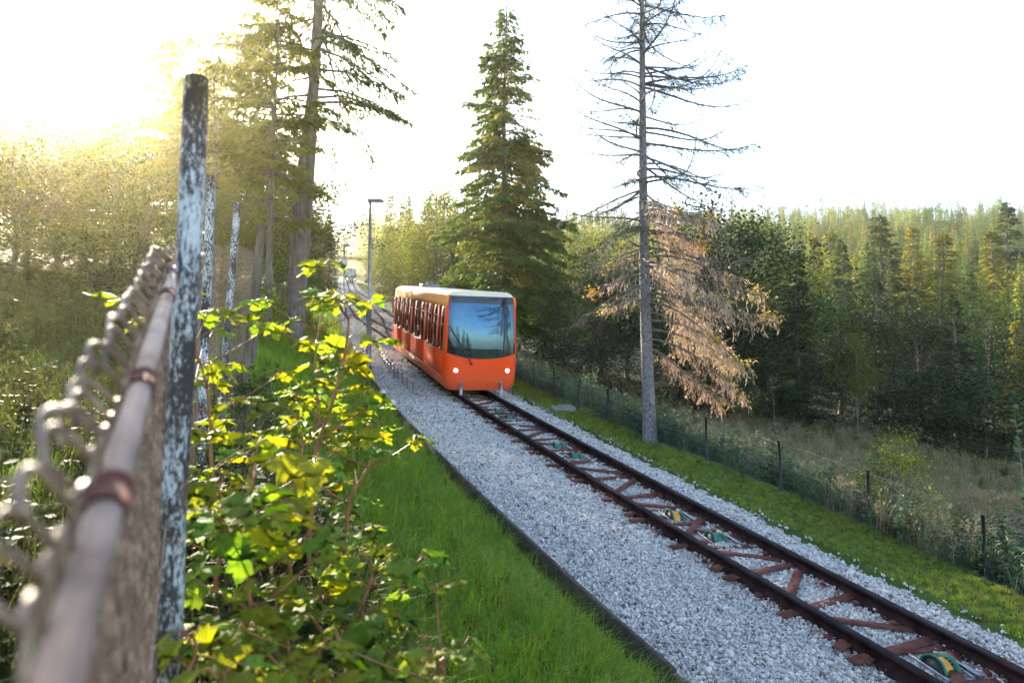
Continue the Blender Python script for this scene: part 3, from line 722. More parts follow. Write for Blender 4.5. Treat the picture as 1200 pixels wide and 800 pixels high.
# ------------------------------------------------------------------ near chain link fence
def mesh_wire(path, z0, z1, k0, pitch, r, n, loop=False, seed=0):
    # path(a)->xy,dir ; a wire zigzags up between a0 and a0+pitch
    pass
FP = np.array([-.872, 1.75])
FX = np.array([FP[0] + .649, FP[0], at(237, 4.4), at(258, 6.0), at(282, 8.0), at(296, 10.5)]); FY = np.array([.33, 1.75, 4.4, 6.0, 8.0, 10.5])
FA = np.concatenate([[0], np.cumsum(np.hypot(np.diff(FX), np.diff(FY)))]); FA = FA - FA[1]
def fence_xy(a):                      # distance a along the fence from its first post (negative: towards the viewer)
    a = np.asarray(a, float)
    return np.stack([np.interp(a, FA, FX), np.interp(a, FA, FY)], -1)
def fence_top(a):
    return np.interp(a, [FA[0], 0, FA[2], FA[3], FA[4], FA[5]], [.29 + FA[0] * .285, .29, .82, 1.12, 1.50, 1.9])
def near_fence():
    z0 = float(gz(*FP))
    r = thing('chain_link_fence', 'rusty chain link fence with leaning peeling posts running past the camera', 'fence', (FP[0], FP[1], z0)); inv = -np.array(r.location)
    # posts: a, top z, lean (dx over the height), radius
    for a, tz, lean, rad, mat in ((0, .77, .045, .030, 'peel'), (FA[2], 1.30, .03, .028, 'peel'), (FA[3], 1.54, .12, .030, 'peel'), (FA[4], 1.80, .22, .045, 'oldwood'), (FA[5], 2.1, .1, .04, 'oldwood')):
        xy = fence_xy(a); off = np.array([.012, -.03]); b = np.array([*(xy + off), float(gz(*xy)) - .2]); tpp = np.array([xy[0] + off[0] + lean, xy[1] + off[1], tz])
        t = np.linspace(0, 1, 14)[:, None]; P = b + (tpp - b) * t; P[:, 0] += .004 * np.sin(t[:, 0] * 9)
        V, F = tube(P + inv, rad * (1 + .03 * np.sin(t[:, 0] * 23)), 16); MB().add(V, F).obj('post', M[mat], r, True)
    A = np.linspace(-1.55, 0, 14)
    P = np.concatenate([fence_xy(A), fence_top(A)[:, None] - .02], 1) + inv
    V, F = tube(P, .0135, 14); MB().add(V, F).obj('top_rail', M['pipe'], r, True)
    A = np.linspace(0, FA[2], 8); P = np.concatenate([fence_xy(A), fence_top(A)[:, None] - .02], 1) + inv
    V, F = tube(P, .015, 10); MB().add(V, F).obj('top_rail', M['pipe'], r, True)
    for a in (-.98, -1.30, -.35):
        P = np.concatenate([fence_xy(np.array([a - .025, a + .025])), fence_top(np.array([a - .025, a + .025]))[:, None] - .02], 1) + inv
        V, F = tube(P, .0165, 14); MB().add(V, F).obj('rail_band', M['rust'], r, True)  # short rust coloured bands round the rail
    P = np.concatenate([fence_xy(np.linspace(-1.5, 4, 20)), (fence_top(np.linspace(-1.5, 4, 20)) - .62)[:, None]], 1) + inv
    V, F = tube(P, .0022, 5); MB().add(V, F).obj('tension_wire', M['wire_rust'], r)
    rs = np.random.RandomState(4)
    side = np.array([-.91, -.42, 0])
    def wire(a, hgt, n, rad, loop):
        p = .058; dz = .032
        zt = float(fence_top(a)) + .035 + rs.uniform(-.008, .012)
        m = int(hgt / dz); k = np.arange(m)
        aa = a + np.where(k % 2, .5, -.5) * p * 1.02; zz = zt - k * dz
        P = np.concatenate([fence_xy(aa), zz[:, None]], 1) + np.where((k % 2)[:, None], .0035, -.0035) * side + side * .016
        if loop:                                          # bent over hoop where the wire ends are twisted together
            t = np.linspace(0, 2.3, 11); bk = np.array([*(fence_xy(a - .05) - fence_xy(a)) / .05, -.30]); kx = rs.uniform(.9, 1.35)
            p0 = np.array([*fence_xy(a - .5 * p), zt - .035]) + side * .016
            h = p0 + side * (.024 * kx * np.sin(t))[:, None] + np.array([0, 0, 1.]) * (.034 * np.sin(t * 1.15))[:, None] + bk * (.036 * kx * (1 - np.cos(t)))[:, None]
            P = np.concatenate([h[::-1], P[1:]])
        return tube(P + inv, rad, n, False)
    for a in np.arange(-1.50, .2, .046):
        V, F = wire(a, 1.05 + .25 * (a + 1.5), 6, .0030, True); MB().add(V, F).obj('wire', M['wire_rust'], r, True)
    mb = MB()
    for a in np.arange(.2, FA[5], .06):
        V, F = wire(a, 1.7, 3, .0017, a < 2); mb.add(V, F)
    o = mb.obj('wire_mesh', M['wire_rust'], r); o['kind'] = 'stuff'
near_fence()

# ------------------------------------------------------------------ wire fence right of the line
def right_fence():
    KS = [2, 5, 8.4, 10.2, 12.3, 16.2, 18.2, 22, 28, 40]; KU = [3.5, 3.4, 3.2, 3.07, 2.9, 2.6, 2.62, 2.7, 2.8, 3.0]
    r = thing('wire_fence', 'low wire mesh fence on thin black posts right of the line', 'fence', tuple(tp(8.4, 3.2, -.25))); inv = -np.array(r.location)
    def base(s):
        s = np.asarray(s, float); p = tp(s, np.interp(s, KS, KU)); p[..., 2] = gz(p[..., 0], p[..., 1]); return p
    rs = random.Random(2)
    for s in (4.4, 6.5, 8.4, 10.25, 12.3, 14.3, 16.2, 18.15, 20.2, 22.2, 24.4, 26.6, 29, 31.5):
        b = base(s) + inv; V, F = tube([b + (0, 0, -.2), b + (rs.uniform(-.04, .04), 0, .5), b + (rs.uniform(-.05, .05), 0, .97)], .027, 6); MB().add(V, F).obj('post', M['blackpost'], r)
    S = np.linspace(3.5, 31.5, 90)
    for h in (.92, .48, .06):
        V, F = tube(base(S) + inv + (0, 0, h), .004, 4, False); MB().add(V, F).obj('line_wire', M['wire_green'], r)
    mb = MB(); p = .075
    for s in np.arange(3.6, 31, p):
        m = 13; k = np.arange(m); P = base(s + np.where(k % 2, .5, -.5) * p) + inv; P[:, 2] += .06 + k * .072
        V, F = tube(P, .0021, 3, False); mb.add(V, F)
    o = mb.obj('wire_mesh', M['wire_green'], r); o['kind'] = 'stuff'
right_fence()

# ------------------------------------------------------------------ vegetation: building blocks
def unit(v): return v / (np.linalg.norm(v, axis=-1, keepdims=True) + 1e-9)
def rhombs(p, d, ln, w, rs, up=None):
    """leaf-like quads from p along d"""
    d = unit(d); q = rs.normal(size=d.shape) if up is None else up + rs.normal(0, .35, d.shape)
    sd = unit(np.cross(d, q)); n = len(p); ln = np.broadcast_to(ln, (n,))[:, None]; w = np.broadcast_to(w, (n,))[:, None]
    V = np.stack([p, p + d * ln * .45 + sd * w, p + d * ln, p + d * ln * .45 - sd * w], 1).reshape(-1, 3)
    return V, np.arange(n * 4).reshape(n, 4)

def trunk_tube(H, r0, rs, n=9, lean=0.0, wob=.004, top=.06):
    t = np.linspace(0, 1, 16)
    P = np.stack([lean * H * t + H * wob * np.sin(t * 7 + rs.rand() * 6), H * wob * np.sin(t * 6 + rs.rand() * 6), H * t], -1)
    rr = r0 * (1 - t) ** .8 + top * r0; rr[0] *= 1.25; rr[1] *= 1.05
    P[0, 2] -= .5
    return P, rr, n

def spruce(seed, H=20., r0=.26, rmax=3.2, start=.06, dz=.42, nb=6, sprays=46, slen=.42, sw=.075, droop=.42, tip=.25, hang=.5, power=.8, lean=0., bias=None, thin=None, brownf=None, bare=0.0, limb=True):
    rs = np.random.RandomState(seed)
    T, C = MB(), MB()
    TP, rr, n = trunk_tube(H, r0, rs, lean=lean); V, F = tube(TP, rr, n); T.add(V, F)
    z = H * start
    while z < H * .985:
        t = z / H; k = rs.poisson(nb * .8) + 1 if nb > 3 else nb
        L0 = rmax * ((1 - (t - start) / (1 - start)) ** power) * min(1, .55 + (t - start) / .12) + .12
        for b in range(k):
            ang = rs.uniform(0, 2 * math.pi); L = L0 * rs.uniform(.6, 1.12)
            if bias is not None: L *= bias(ang, t)
            den = 1.0 if thin is None else thin(ang, t)
            zz = z + rs.uniform(-dz, dz) * .5
            c = np.array([math.cos(ang), math.sin(ang), 0]); base = np.array([np.interp(zz, TP[:, 2], TP[:, 0]), np.interp(zz, TP[:, 2], TP[:, 1]), zz])
            up = rs.uniform(-.05, .25) + .45 * max(0, t - .6); dr = droop * rs.uniform(.6, 1.3) * (1 - .5 * t)
            def cur(q): return base + c * (L * q)[:, None] + np.array([0, 0, 1.]) * (L * (up * q - dr * q ** 2 * 1.3 + tip * dr * q ** 4))[:, None]
            if limb and L > .5:
                V, F = tube(cur(np.array([0, .35, .7, .95])), np.array([.045, .03, .018, .006]) * (.4 + .25 * L), 4, False); T.add(V, F)
            ns = int(sprays * (L / rmax) * den * rs.uniform(.7, 1.2)) + (3 if den > .3 else 0)
            if ns < 1: continue
            q = bare + (1 - bare) * rs.uniform(.08, 1.0, ns) ** .75; p = cur(q)
            s_ = np.array([-c[1], c[0], 0]); lat = rs.normal(0, 1, ns) * L * .17 * (1.12 - q)
            p = p + s_ * lat[:, None]; p[:, 2] -= np.abs(lat) * .35
            d = c * .7 + s_ * (np.sign(lat) * rs.uniform(.2, 1, ns))[:, None] + np.array([0, 0, -1.]) * (hang * rs.uniform(0, 1.6, ns))[:, None]
            V, F = rhombs(p, d + rs.normal(0, .18, d.shape), slen * rs.uniform(.55, 1.2, ns), sw * rs.uniform(.6, 1.2, ns), rs)
            mi = 0
            if brownf is not None and rs.rand() < brownf(ang, t): mi = 1
            C.add(V, F, mi)
        z += dz * (1.15 - .45 * t) * rs.uniform(.8, 1.2)
    nt = 10; p = np.stack([np.full(nt, TP[-1, 0]), np.full(nt, TP[-1, 1]), H - rs.uniform(0, .8, nt)], -1)
    V, F = rhombs(p, rs.normal(0, .4, (nt, 3)) + (0, 0, 1), slen * .7, sw * .7, rs); C.add(V, F)
    return T, C

def broadleaf(seed, H=9., R=2.6, r0=.13, n_cl=75, per=130, ll=.15, lw=.05, base=.22, cl=.5, gold=None):
    rs = np.random.RandomState(seed); T, C = MB(), MB()
    TP, rr, n = trunk_tube(H * .85, r0, rs, wob=.012); V, F = tube(TP, rr, n); T.add(V, F)
    zc = H * (base + 1) / 2; hz = H * (1 - base) / 2
    cc = unit(rs.normal(size=(n_cl, 3))) * rs.uniform(.25, 1, (n_cl, 1)) ** .45
    lump = 1 + .28 * np.sin(cc[:, :1] * 3.1 + seed) + .2 * np.sin(cc[:, 1:2] * 4 + seed * 2)
    cc = cc * lump
    taper = np.where(cc[:, 2] > 0, 1 - .45 * np.clip(cc[:, 2], 0, 1), 1 - .25 * np.clip(-cc[:, 2], 0, 1))
    ctr = np.stack([cc[:, 0] * R * taper, cc[:, 1] * R * taper, zc + np.clip(cc[:, 2], -1.05, 1.1) * hz], -1)
    for c in ctr[:: 3]:
        zb = max(.12 * H, c[2] * .55 - .2); b = np.array([np.interp(zb, TP[:, 2], TP[:, 0]), np.interp(zb, TP[:, 2], TP[:, 1]), zb])
        m = (b + c) / 2 + np.array([0, 0, -.1 * R]) ; V, F = tube([b, m, c], [r0 * .38, r0 * .22, r0 * .07], 4, False); T.add(V, F)
    for i, c in enumerate(ctr):
        k = int(per * rs.uniform(.5, 1.4)); p = c + rs.normal(0, cl * rs.uniform(.7, 1.2), (k, 3)) * (1, 1, .7)
        d = rs.normal(0, 1, (k, 3)) + unit(c - (0, 0, zc)) * .5 + (0, 0, -.35)
        V, F = rhombs(p, d, ll * rs.uniform(.6, 1.2, k), lw * rs.uniform(.7, 1.2, k), rs, np.array([0, 0, 1.]))
        C.add(V, F, 1 if gold is not None and rs.rand() < gold else 0)
    return T, C

VAR = {}
def variant(key, gen, bark, leaf):
    T, C = gen()
    VAR[key] = (T.mesh('trunk', M[bark], True), C.mesh('crown', [M[q] for q in leaf]), key)
H20 = 20.0
for i in range(3):
    variant('spruce%d' % i, lambda i=i: spruce(20 + i, rmax=(3.2, 2.7, 3.6)[i], start=.05, sprays=44, slen=.5, sw=.085, dz=.46), 'bark', ['spruce' if i != 1 else 'spruce_blue', 'spruce_dry'])
variant('gold', lambda: spruce(31, rmax=3.0, start=.06, sprays=40, slen=.5, sw=.085, dz=.5, brownf=lambda a, t: .12), 'bark', ['spruce_gold', 'spruce_dry'])
for i in range(3):
    variant('broad%d' % i, lambda i=i: broadleaf(40 + i, H=10, R=(2.9, 2.4, 3.4)[i], n_cl=(125, 105, 145)[i], per=120, base=.08), 'bark', [('broad', 'broad_shaded', 'broad_shaded')[i]])
variant('bgold', lambda: broadleaf(51, H=10, R=2.8, n_cl=85, per=110, gold=.4), 'bark', ['broad', 'broad_gold'])
variant('bgold2', lambda: broadleaf(54, H=10, R=2.2, n_cl=60, per=110, gold=.8), 'bark', ['broad', 'broad_gold'])
variant('bshrub', lambda: broadleaf(58, H=4, R=1.7, r0=.05, n_cl=50, per=110, ll=.11, lw=.038, base=.03, cl=.34, gold=.5), 'bark', ['broad', 'broad_gold'])
variant('dshrub', lambda: broadleaf(59, H=4, R=1.7, r0=.05, n_cl=50, per=120, ll=.11, lw=.04, base=.03, cl=.34, gold=.2), 'bark', ['broad_shaded', 'broad'])
NATH = {'spruce': 20., 'gold': 20., 'broad': 10., 'bgold': 10., 'bshrub': 4., 'dshrub': 4.}

def natural_h(key): return NATH[''.join(c for c in key if not c.isdigit())]
TRS = random.Random(77)
def tree(name, cat, key, px, Y, top, label, wid=1.0, group=None, x=None, h=None):
    x = at(px, Y) if x is None else x
    z = float(gz(x, Y)) - .05; H = (ztop(top, Y) - z) if h is None else h
    t, c, _ = VAR[key]; r = thing(name, label, cat, (x, Y, z), TRS.uniform(0, 6.28), group)
    k = H / natural_h(key); r.scale = (k * wid, k * wid, k)
    link('trunk', t, r); link('crown', c, r); return r

# ---- trees along the line and round the meadow
TREES = [
 # left, behind the fence (towards the sun)
 ('broadleaf_tree', 'bgold', -30, 38, 145, 1.7, 'glowing tree half outside the left edge, behind the leftmost one'),
 ('broadleaf_tree', 'broad2', 95, 40, 140, 1.7, 'hazy tree filling the skyline right below the sun'),
 ('broadleaf_tree', 'bgold', 160, 38, 138, 1.5, 'hazy tree on the skyline left of the thin spire'),
 ('broadleaf_tree', 'broad0', 255, 36, 130, 1.5, 'hazy dark tree between the spires and the slender spruce'),
 ('broadleaf_tree', 'broad2', 325, 40, 170, 1.5, 'dark tree behind the two big trunks left of the line'),
 ('shrub', 'bshrub', 25, 22, 262, 1.8, 'sprawling bush at the left edge below the glowing trees'),
 ('shrub', 'bshrub', 100, 21, 265, 1.8, 'sprawling bush on the hillside below the sun'),
 ('shrub', 'dshrub', 150, 17, 290, 1.5, 'dark bush on the hillside nearest to the rail top'),
 ('broadleaf_tree', 'bgold', 130, 26, 150, 1.3, 'yellow green tree under the sun glare left of the fence'),
 ('broadleaf_tree', 'bgold', 60, 31, 148, 1.5, 'wide glowing tree at the left edge under the sun'),
 ('broadleaf_tree', 'bgold2', 10, 29, 142, 1.5, 'leftmost glowing tree cut by the left edge of the photo'),
 ('broadleaf_tree', 'bgold2', 275, 21, 175, 1.1, 'bright yellow leafy tree between the second and third fence posts'),
 ('broadleaf_tree', 'bgold', 165, 20, 205, 1.25, 'low leafy tree left of the nearest fence post'),
 ('broadleaf_tree', 'bgold', 225, 18.5, 235, 1.1, 'low bush like tree behind the second fence post'),
 ('broadleaf_tree', 'bgold2', 300, 26, 120, 1.0, 'yellow green tree behind the thin spruce trunk'),
 ('shrub', 'bshrub', 330, 22, 290, 1.0, 'leafy bush at the foot of the big leaning spruce'),
 ('shrub', 'bshrub', 292, 15, 315, .9, 'leafy bush in front of the leaning dark fence post'),
 ('shrub', 'bshrub', 362, 30, 300, .8, 'shaded bush right of the big leaning spruce trunk'),
 ('broadleaf_tree', 'bgold', 338, 36, 225, 1.1, 'green tree filling the gap right of the big leaning spruce'),
 ('spruce_tree', 'spruce0', 360, 52, 215, 1.0, 'slim spruce behind the leftmost far lamp post'),
 ('spruce_tree', 'spruce1', 383, 84, 245, 1.0, 'distant spruce above the plate carrying lamp post'),
 ('spruce_tree', 'spruce2', 372, 70, 232, 1.0, 'distant broad spruce left of the far car'),
 ('spruce_tree', 'spruce0', 384, 130, 258, 1.1, 'distant dark spruce left above the footbridge'),
 ('spruce_tree', 'spruce1', 436, 150, 262, 1.1, 'distant spruce right above the footbridge'),
 # right of the line, uphill
 ('spruce_tree', 'spruce1', 456, 98, 222, 1.1, 'slender spruce tip just right of the tallest lamp head'),
 ('broadleaf_tree', 'bgold2', 447, 84, 268, 1.2, 'small golden leaved tree beside the passing loop'),
 ('broadleaf_tree', 'bgold', 462, 66, 258, 1.1, 'yellow green tree right of the tall lamp post'),
 ('broadleaf_tree', 'bgold2', 484, 56, 244, 1.05, 'bright yellow green leafy tree above the rear of the orange car'),
 ('spruce_tree', 'spruce2', 476, 78, 226, 1.2, 'dark green spruce behind the bright leafy tree above the orange car'),
 ('broadleaf_tree', 'broad0', 528, 62, 222, 1.4, 'tall green tree left of the central spruce, behind the round one'),
 ('spruce_tree', 'spruce0', 500, 70, 232, 1.2, 'spruce tip over the bright leafy tree above the orange car'),
 ('broadleaf_tree', 'bgold', 512, 50, 232, 1.0, 'round leafy tree left of the tall central spruce'),
 ('spruce_tree', 'spruce2', 545, 47, 228, .9, 'dense spruce touching the left side of the tall central spruce'),
 ('broadleaf_tree', 'broad1', 530, 40, 285, 1.0, 'low dark tree right behind the orange car roof'),
 ('spruce_tree', 'spruce2', 640, 40, 300, 1.1, 'dark spruce right of the windscreen of the orange car'),
 ('broadleaf_tree', 'broad1', 655, 33, 318, 1.0, 'dark leafy tree hanging over the wire fence by the orange car'),
 ('spruce_tree', 'gold', 668, 62, 252, .8, 'sunlit slim spruce in the gap right of the central spruce'),
 ('broadleaf_tree', 'bgold', 690, 58, 268, 1.2, 'sunlit leafy tree left of the bare spruce trunk'),
 ('broadleaf_tree', 'broad1', 705, 42, 300, 1.3, 'dark round tree behind the left of the bare spruce trunk'),
 ('broadleaf_tree', 'broad2', 735, 48, 285, 1.3, 'dark tree directly behind the bare spruce trunk'),
 ('broadleaf_tree', 'broad1', 800, 38, 262, 1.3, 'dark tree behind the brown dead branches'),
 ('broadleaf_tree', 'broad2', 848, 34, 222, 1.2, 'blue green tree topping the brown dead branches'),
 ('broadleaf_tree', 'broad0', 893, 40, 258, 1.3, 'green tree on the right of the brown dead branches'),
 ('spruce_tree', 'spruce1', 935, 37, 292, 1.3, 'dark spruce over the white flowered meadow edge'),
 ('broadleaf_tree', 'broad2', 985, 43, 325, 1.3, 'dark rounded tree left of the small golden sapling'),
 ('spruce_tree', 'spruce1', 1030, 46, 322, 1.4, 'dark spruce behind the small golden sapling'),
 ('broadleaf_tree', 'broad2', 1078, 42, 345, 1.2, 'dark tree right of the small golden sapling'),
 ('spruce_tree', 'spruce1', 1120, 39, 345, 1.5, 'dark spruce at the back of the dry meadow'),
 ('broadleaf_tree', 'broad0', 1160, 44, 348, 1.2, 'dark tree at the right end of the dry meadow'),
 ('spruce_tree', 'gold', 1190, 36, 372, .9, 'small dull yellow spruce at the right edge of the photo'),
 ('broadleaf_tree', 'broad2', 1235, 40, 350, 1.3, 'dark tree cut off by the right edge of the photo'),
 ('shrub', 'dshrub', 905, 33, 425, 1.3, 'dark bush at the foot of the trees beside the dead branches'),
 ('shrub', 'dshrub', 950, 34, 432, 1.5, 'dark bush at the meadow edge left of the golden sapling'),
 ('shrub', 'dshrub', 1045, 36, 430, 1.6, 'dark bush at the meadow edge right of the golden sapling'),
 ('shrub', 'dshrub', 1100, 35, 430, 1.7, 'wide dark bush at the back of the dry meadow'),
 ('shrub', 'dshrub', 1150, 34, 432, 1.6, 'dark bush at the back of the dry meadow near the right edge'),
 ('shrub', 'dshrub', 700, 30, 395, 1.4, 'dark bush behind the wire fence left of the bare trunk'),
 ('shrub', 'dshrub', 790, 32, 405, 1.5, 'dark bush under the brown dead branches'),
 ('shrub', 'dshrub', 845, 31, 420, 1.4, 'dark bush right below the brown dead branches'),
 # second row
 ('spruce_tree', 'spruce1', 990, 88, 280, 1.25, 'dark pointed spruce against the sunny slope, left of the broad one'),
 ('spruce_tree', 'spruce2', 1036, 96, 250, 1.6, 'broad dark spruce standing out on the sunny slope'),
 ('spruce_tree', 'gold', 1108, 90, 270, 1.6, 'golden spruce, brightest of those on the slope'),
 ('spruce_tree', 'gold', 1168, 98, 266, 1.5, 'golden green spruce near the right edge on the slope'),
 ('spruce_tree', 'spruce0', 1140, 84, 316, 1.3, 'dark spruce between the two golden ones on the slope'),
 ('spruce_tree', 'gold', 955, 100, 274, 1.4, 'pale golden spruce left of the dark pointed one'),
 ('spruce_tree', 'gold', 975, 110, 268, 1.5, 'golden spruce behind the dark pointed one on the slope'),
 ('spruce_tree', 'spruce1', 1186, 120, 236, 1.5, 'tall dark spruce breaking the skyline near the right edge'),
 ('spruce_tree', 'gold', 1075, 112, 262, 1.4, 'golden spruce between the broad dark one and the brightest one'),
 ('spruce_tree', 'spruce0', 912, 80, 262, 1.3, 'green spruce above the tree beside the dead branches'),
]
CATS = {'spruce_tree': 'spruce', 'broadleaf_tree': 'tree', 'shrub': 'shrub'}
for nm, key, px, Y, top, wid, lab in TREES: tree(nm, CATS[nm], key, px, Y, top, lab, wid, 'trees and bushes round the line')

# wood carried on past both sides; unseen trees added behind camera for windscreen reflections
for px, Y, h, key in ((-120, 26, 9, 'bgold'), (-330, 22, 12, 'spruce0'), (-80, 45, 13, 'bgold'), (30, 48, 10, 'bgold'), (110, 46, 10, 'bgold'), (1330, 44, 12, 'broad1'), (1450, 60, 17, 'spruce0'), *[(600 + 800 * xx / yy, yy, hh, kk) for xx, yy, hh, kk in ((-30, -40, 15, 'spruce0'), (-19, -62, 19, 'spruce2'), (-8, -70, 18, 'spruce0'), (4, -76, 20, 'spruce1'), (13, -60, 17, 'broad0'), (22, -66, 20, 'spruce2'), (31, -52, 16, 'broad1'), (41, -58, 19, 'spruce0'))]):
    tree('wood_tree', 'tree', key, px, Y, 0, 'forest tree filling out the wood, mostly unseen outside the view', 1.2, 'forest trees behind the front rows', h=h)

# ---- sapling at the wood edge, its backlit gold put into the leaves
tree('backlit_sapling', 'sapling', 'bgold2', 1003, 34, 378, 'small yellowish sapling standing before the dark trees at the meadow edge', .8)

# ---- the tall central spruce
def central():
    Y = 36; px = 592; x = at(px, Y); z = float(gz(x, Y)); H = ztop(2, Y) - z
    T, C = spruce(7, H=H, r0=.22, rmax=4.8, start=.10, dz=.33, nb=7, sprays=280, slen=.34, sw=.05, droop=.45, hang=.9, power=.8,
                  thin=lambda a, t: 1.25 if t < .62 else (1.0 if (math.cos(a) < .1 and t < .86) else .35),
                  brownf=lambda a, t: (.42 if math.cos(a) > -.6 and .40 < t < .82 else .08))  # sunlit middle of the crown painted with browner boughs
    r = thing('spruce_tree', 'tall spruce behind the orange car with a thin half bare top', 'spruce', (x, Y, z), 0, 'trees and bushes round the line')
    T.obj('trunk', M['bark'], r, True); C.obj('crown', [M['spruce_lit'], M['spruce_dry']], r)
central()

# ---- the two big trees on the left
def left_big():
    Y = 19; x = at(343, Y); z = float(gz(x, Y)); H = 19
    T, C = spruce(9, H=H, r0=.21, rmax=3.6, start=.34, dz=.58, nb=5, sprays=300, slen=.22, sw=.024, droop=.62, hang=1.4, tip=.2, power=.5, lean=.062,
                  bias=lambda a, t: .95 if math.cos(a) > 0 else .7, bare=.15)
    rs = np.random.RandomState(3)
    V, F = tube([(-.1, .1, 1.0), (-.02, .1, 4), (.42, .12, 8), (.85, .12, 13), (1.1, .12, 17)], [.11, .10, .09, .07, .03], 9); T.add(V, F)
    for zz in np.arange(1.6, 6, .28):
        a = rs.uniform(0, 6.28); L = rs.uniform(.5, 1.6); b = np.array([.062 * zz, 0, zz]); c = np.array([math.cos(a), math.sin(a), .1])
        V, F = tube([b, b + c * L * .5, b + c * L + (0, 0, -.15 * L)], [.022, .014, .005], 4, False); T.add(V, F)
    r = thing('spruce_tree', 'big spruce with a thick leaning twin trunk and long drooping boughs', 'spruce', (x, Y, z), 0, 'trees and bushes round the line')
    T.obj('trunk', M['bark'], r, True); C.obj('crown', [M['spruce_lit']], r)
    Y = 16.5; x = at(311, Y); z = float(gz(x, Y)); H = ztop(2, Y) - z
    T, C = spruce(12, H=H, r0=.095, rmax=2.2, start=.36, dz=.42, nb=5, sprays=190, slen=.22, sw=.028, droop=.35, hang=.7, power=.45, lean=.02)
    VAR['slender'] = (T.mesh('trunk', M['bark'], True), C.mesh('crown', [M['spruce_gold']]), H)
    r = thing('spruce_tree', 'slender spruce with a bare lower trunk left of the thick leaning one', 'spruce', (x, Y, z), 0, 'trees and bushes round the line')
    T.obj('trunk', M['bark'], r, True); C.obj('crown', [M['spruce_gold']], r)
left_big()
def slender_row():
    t_, c_, H0 = VAR['slender']
    for px, Y, top, wid, rz, lab in ((190, 25, 58, .62, 1.0, 'slender hazy spruce, leftmost of those rising behind the nearest post'), (203, 29, 36, .8, 2.2, 'tallest slender hazy spruce right behind the nearest post'),
                                (228, 24, 92, 1.0, 3.1, 'slender hazy spruce between the nearest and the second fence post'), (250, 21, 70, 1.0, 4.0, 'slender spruce rising between the second and third fence posts'),
                                (272, 25, 48, 1.0, 5.0, 'slender spruce rising over the leaning dark fence post'), (292, 29, 20, .9, .4, 'slender spruce close on the left of the bare lower trunk')):
        x = at(px, Y); z = float(gz(x, Y)) - .05; H = ztop(top, Y) - z; k = H / H0
        r = thing('spruce_tree', lab, 'spruce', (x, Y, z), rz, 'trees and bushes round the line'); r.scale = (k * wid, k * wid, k); link('trunk', t_, r); link('crown', c_, r)
slender_row()

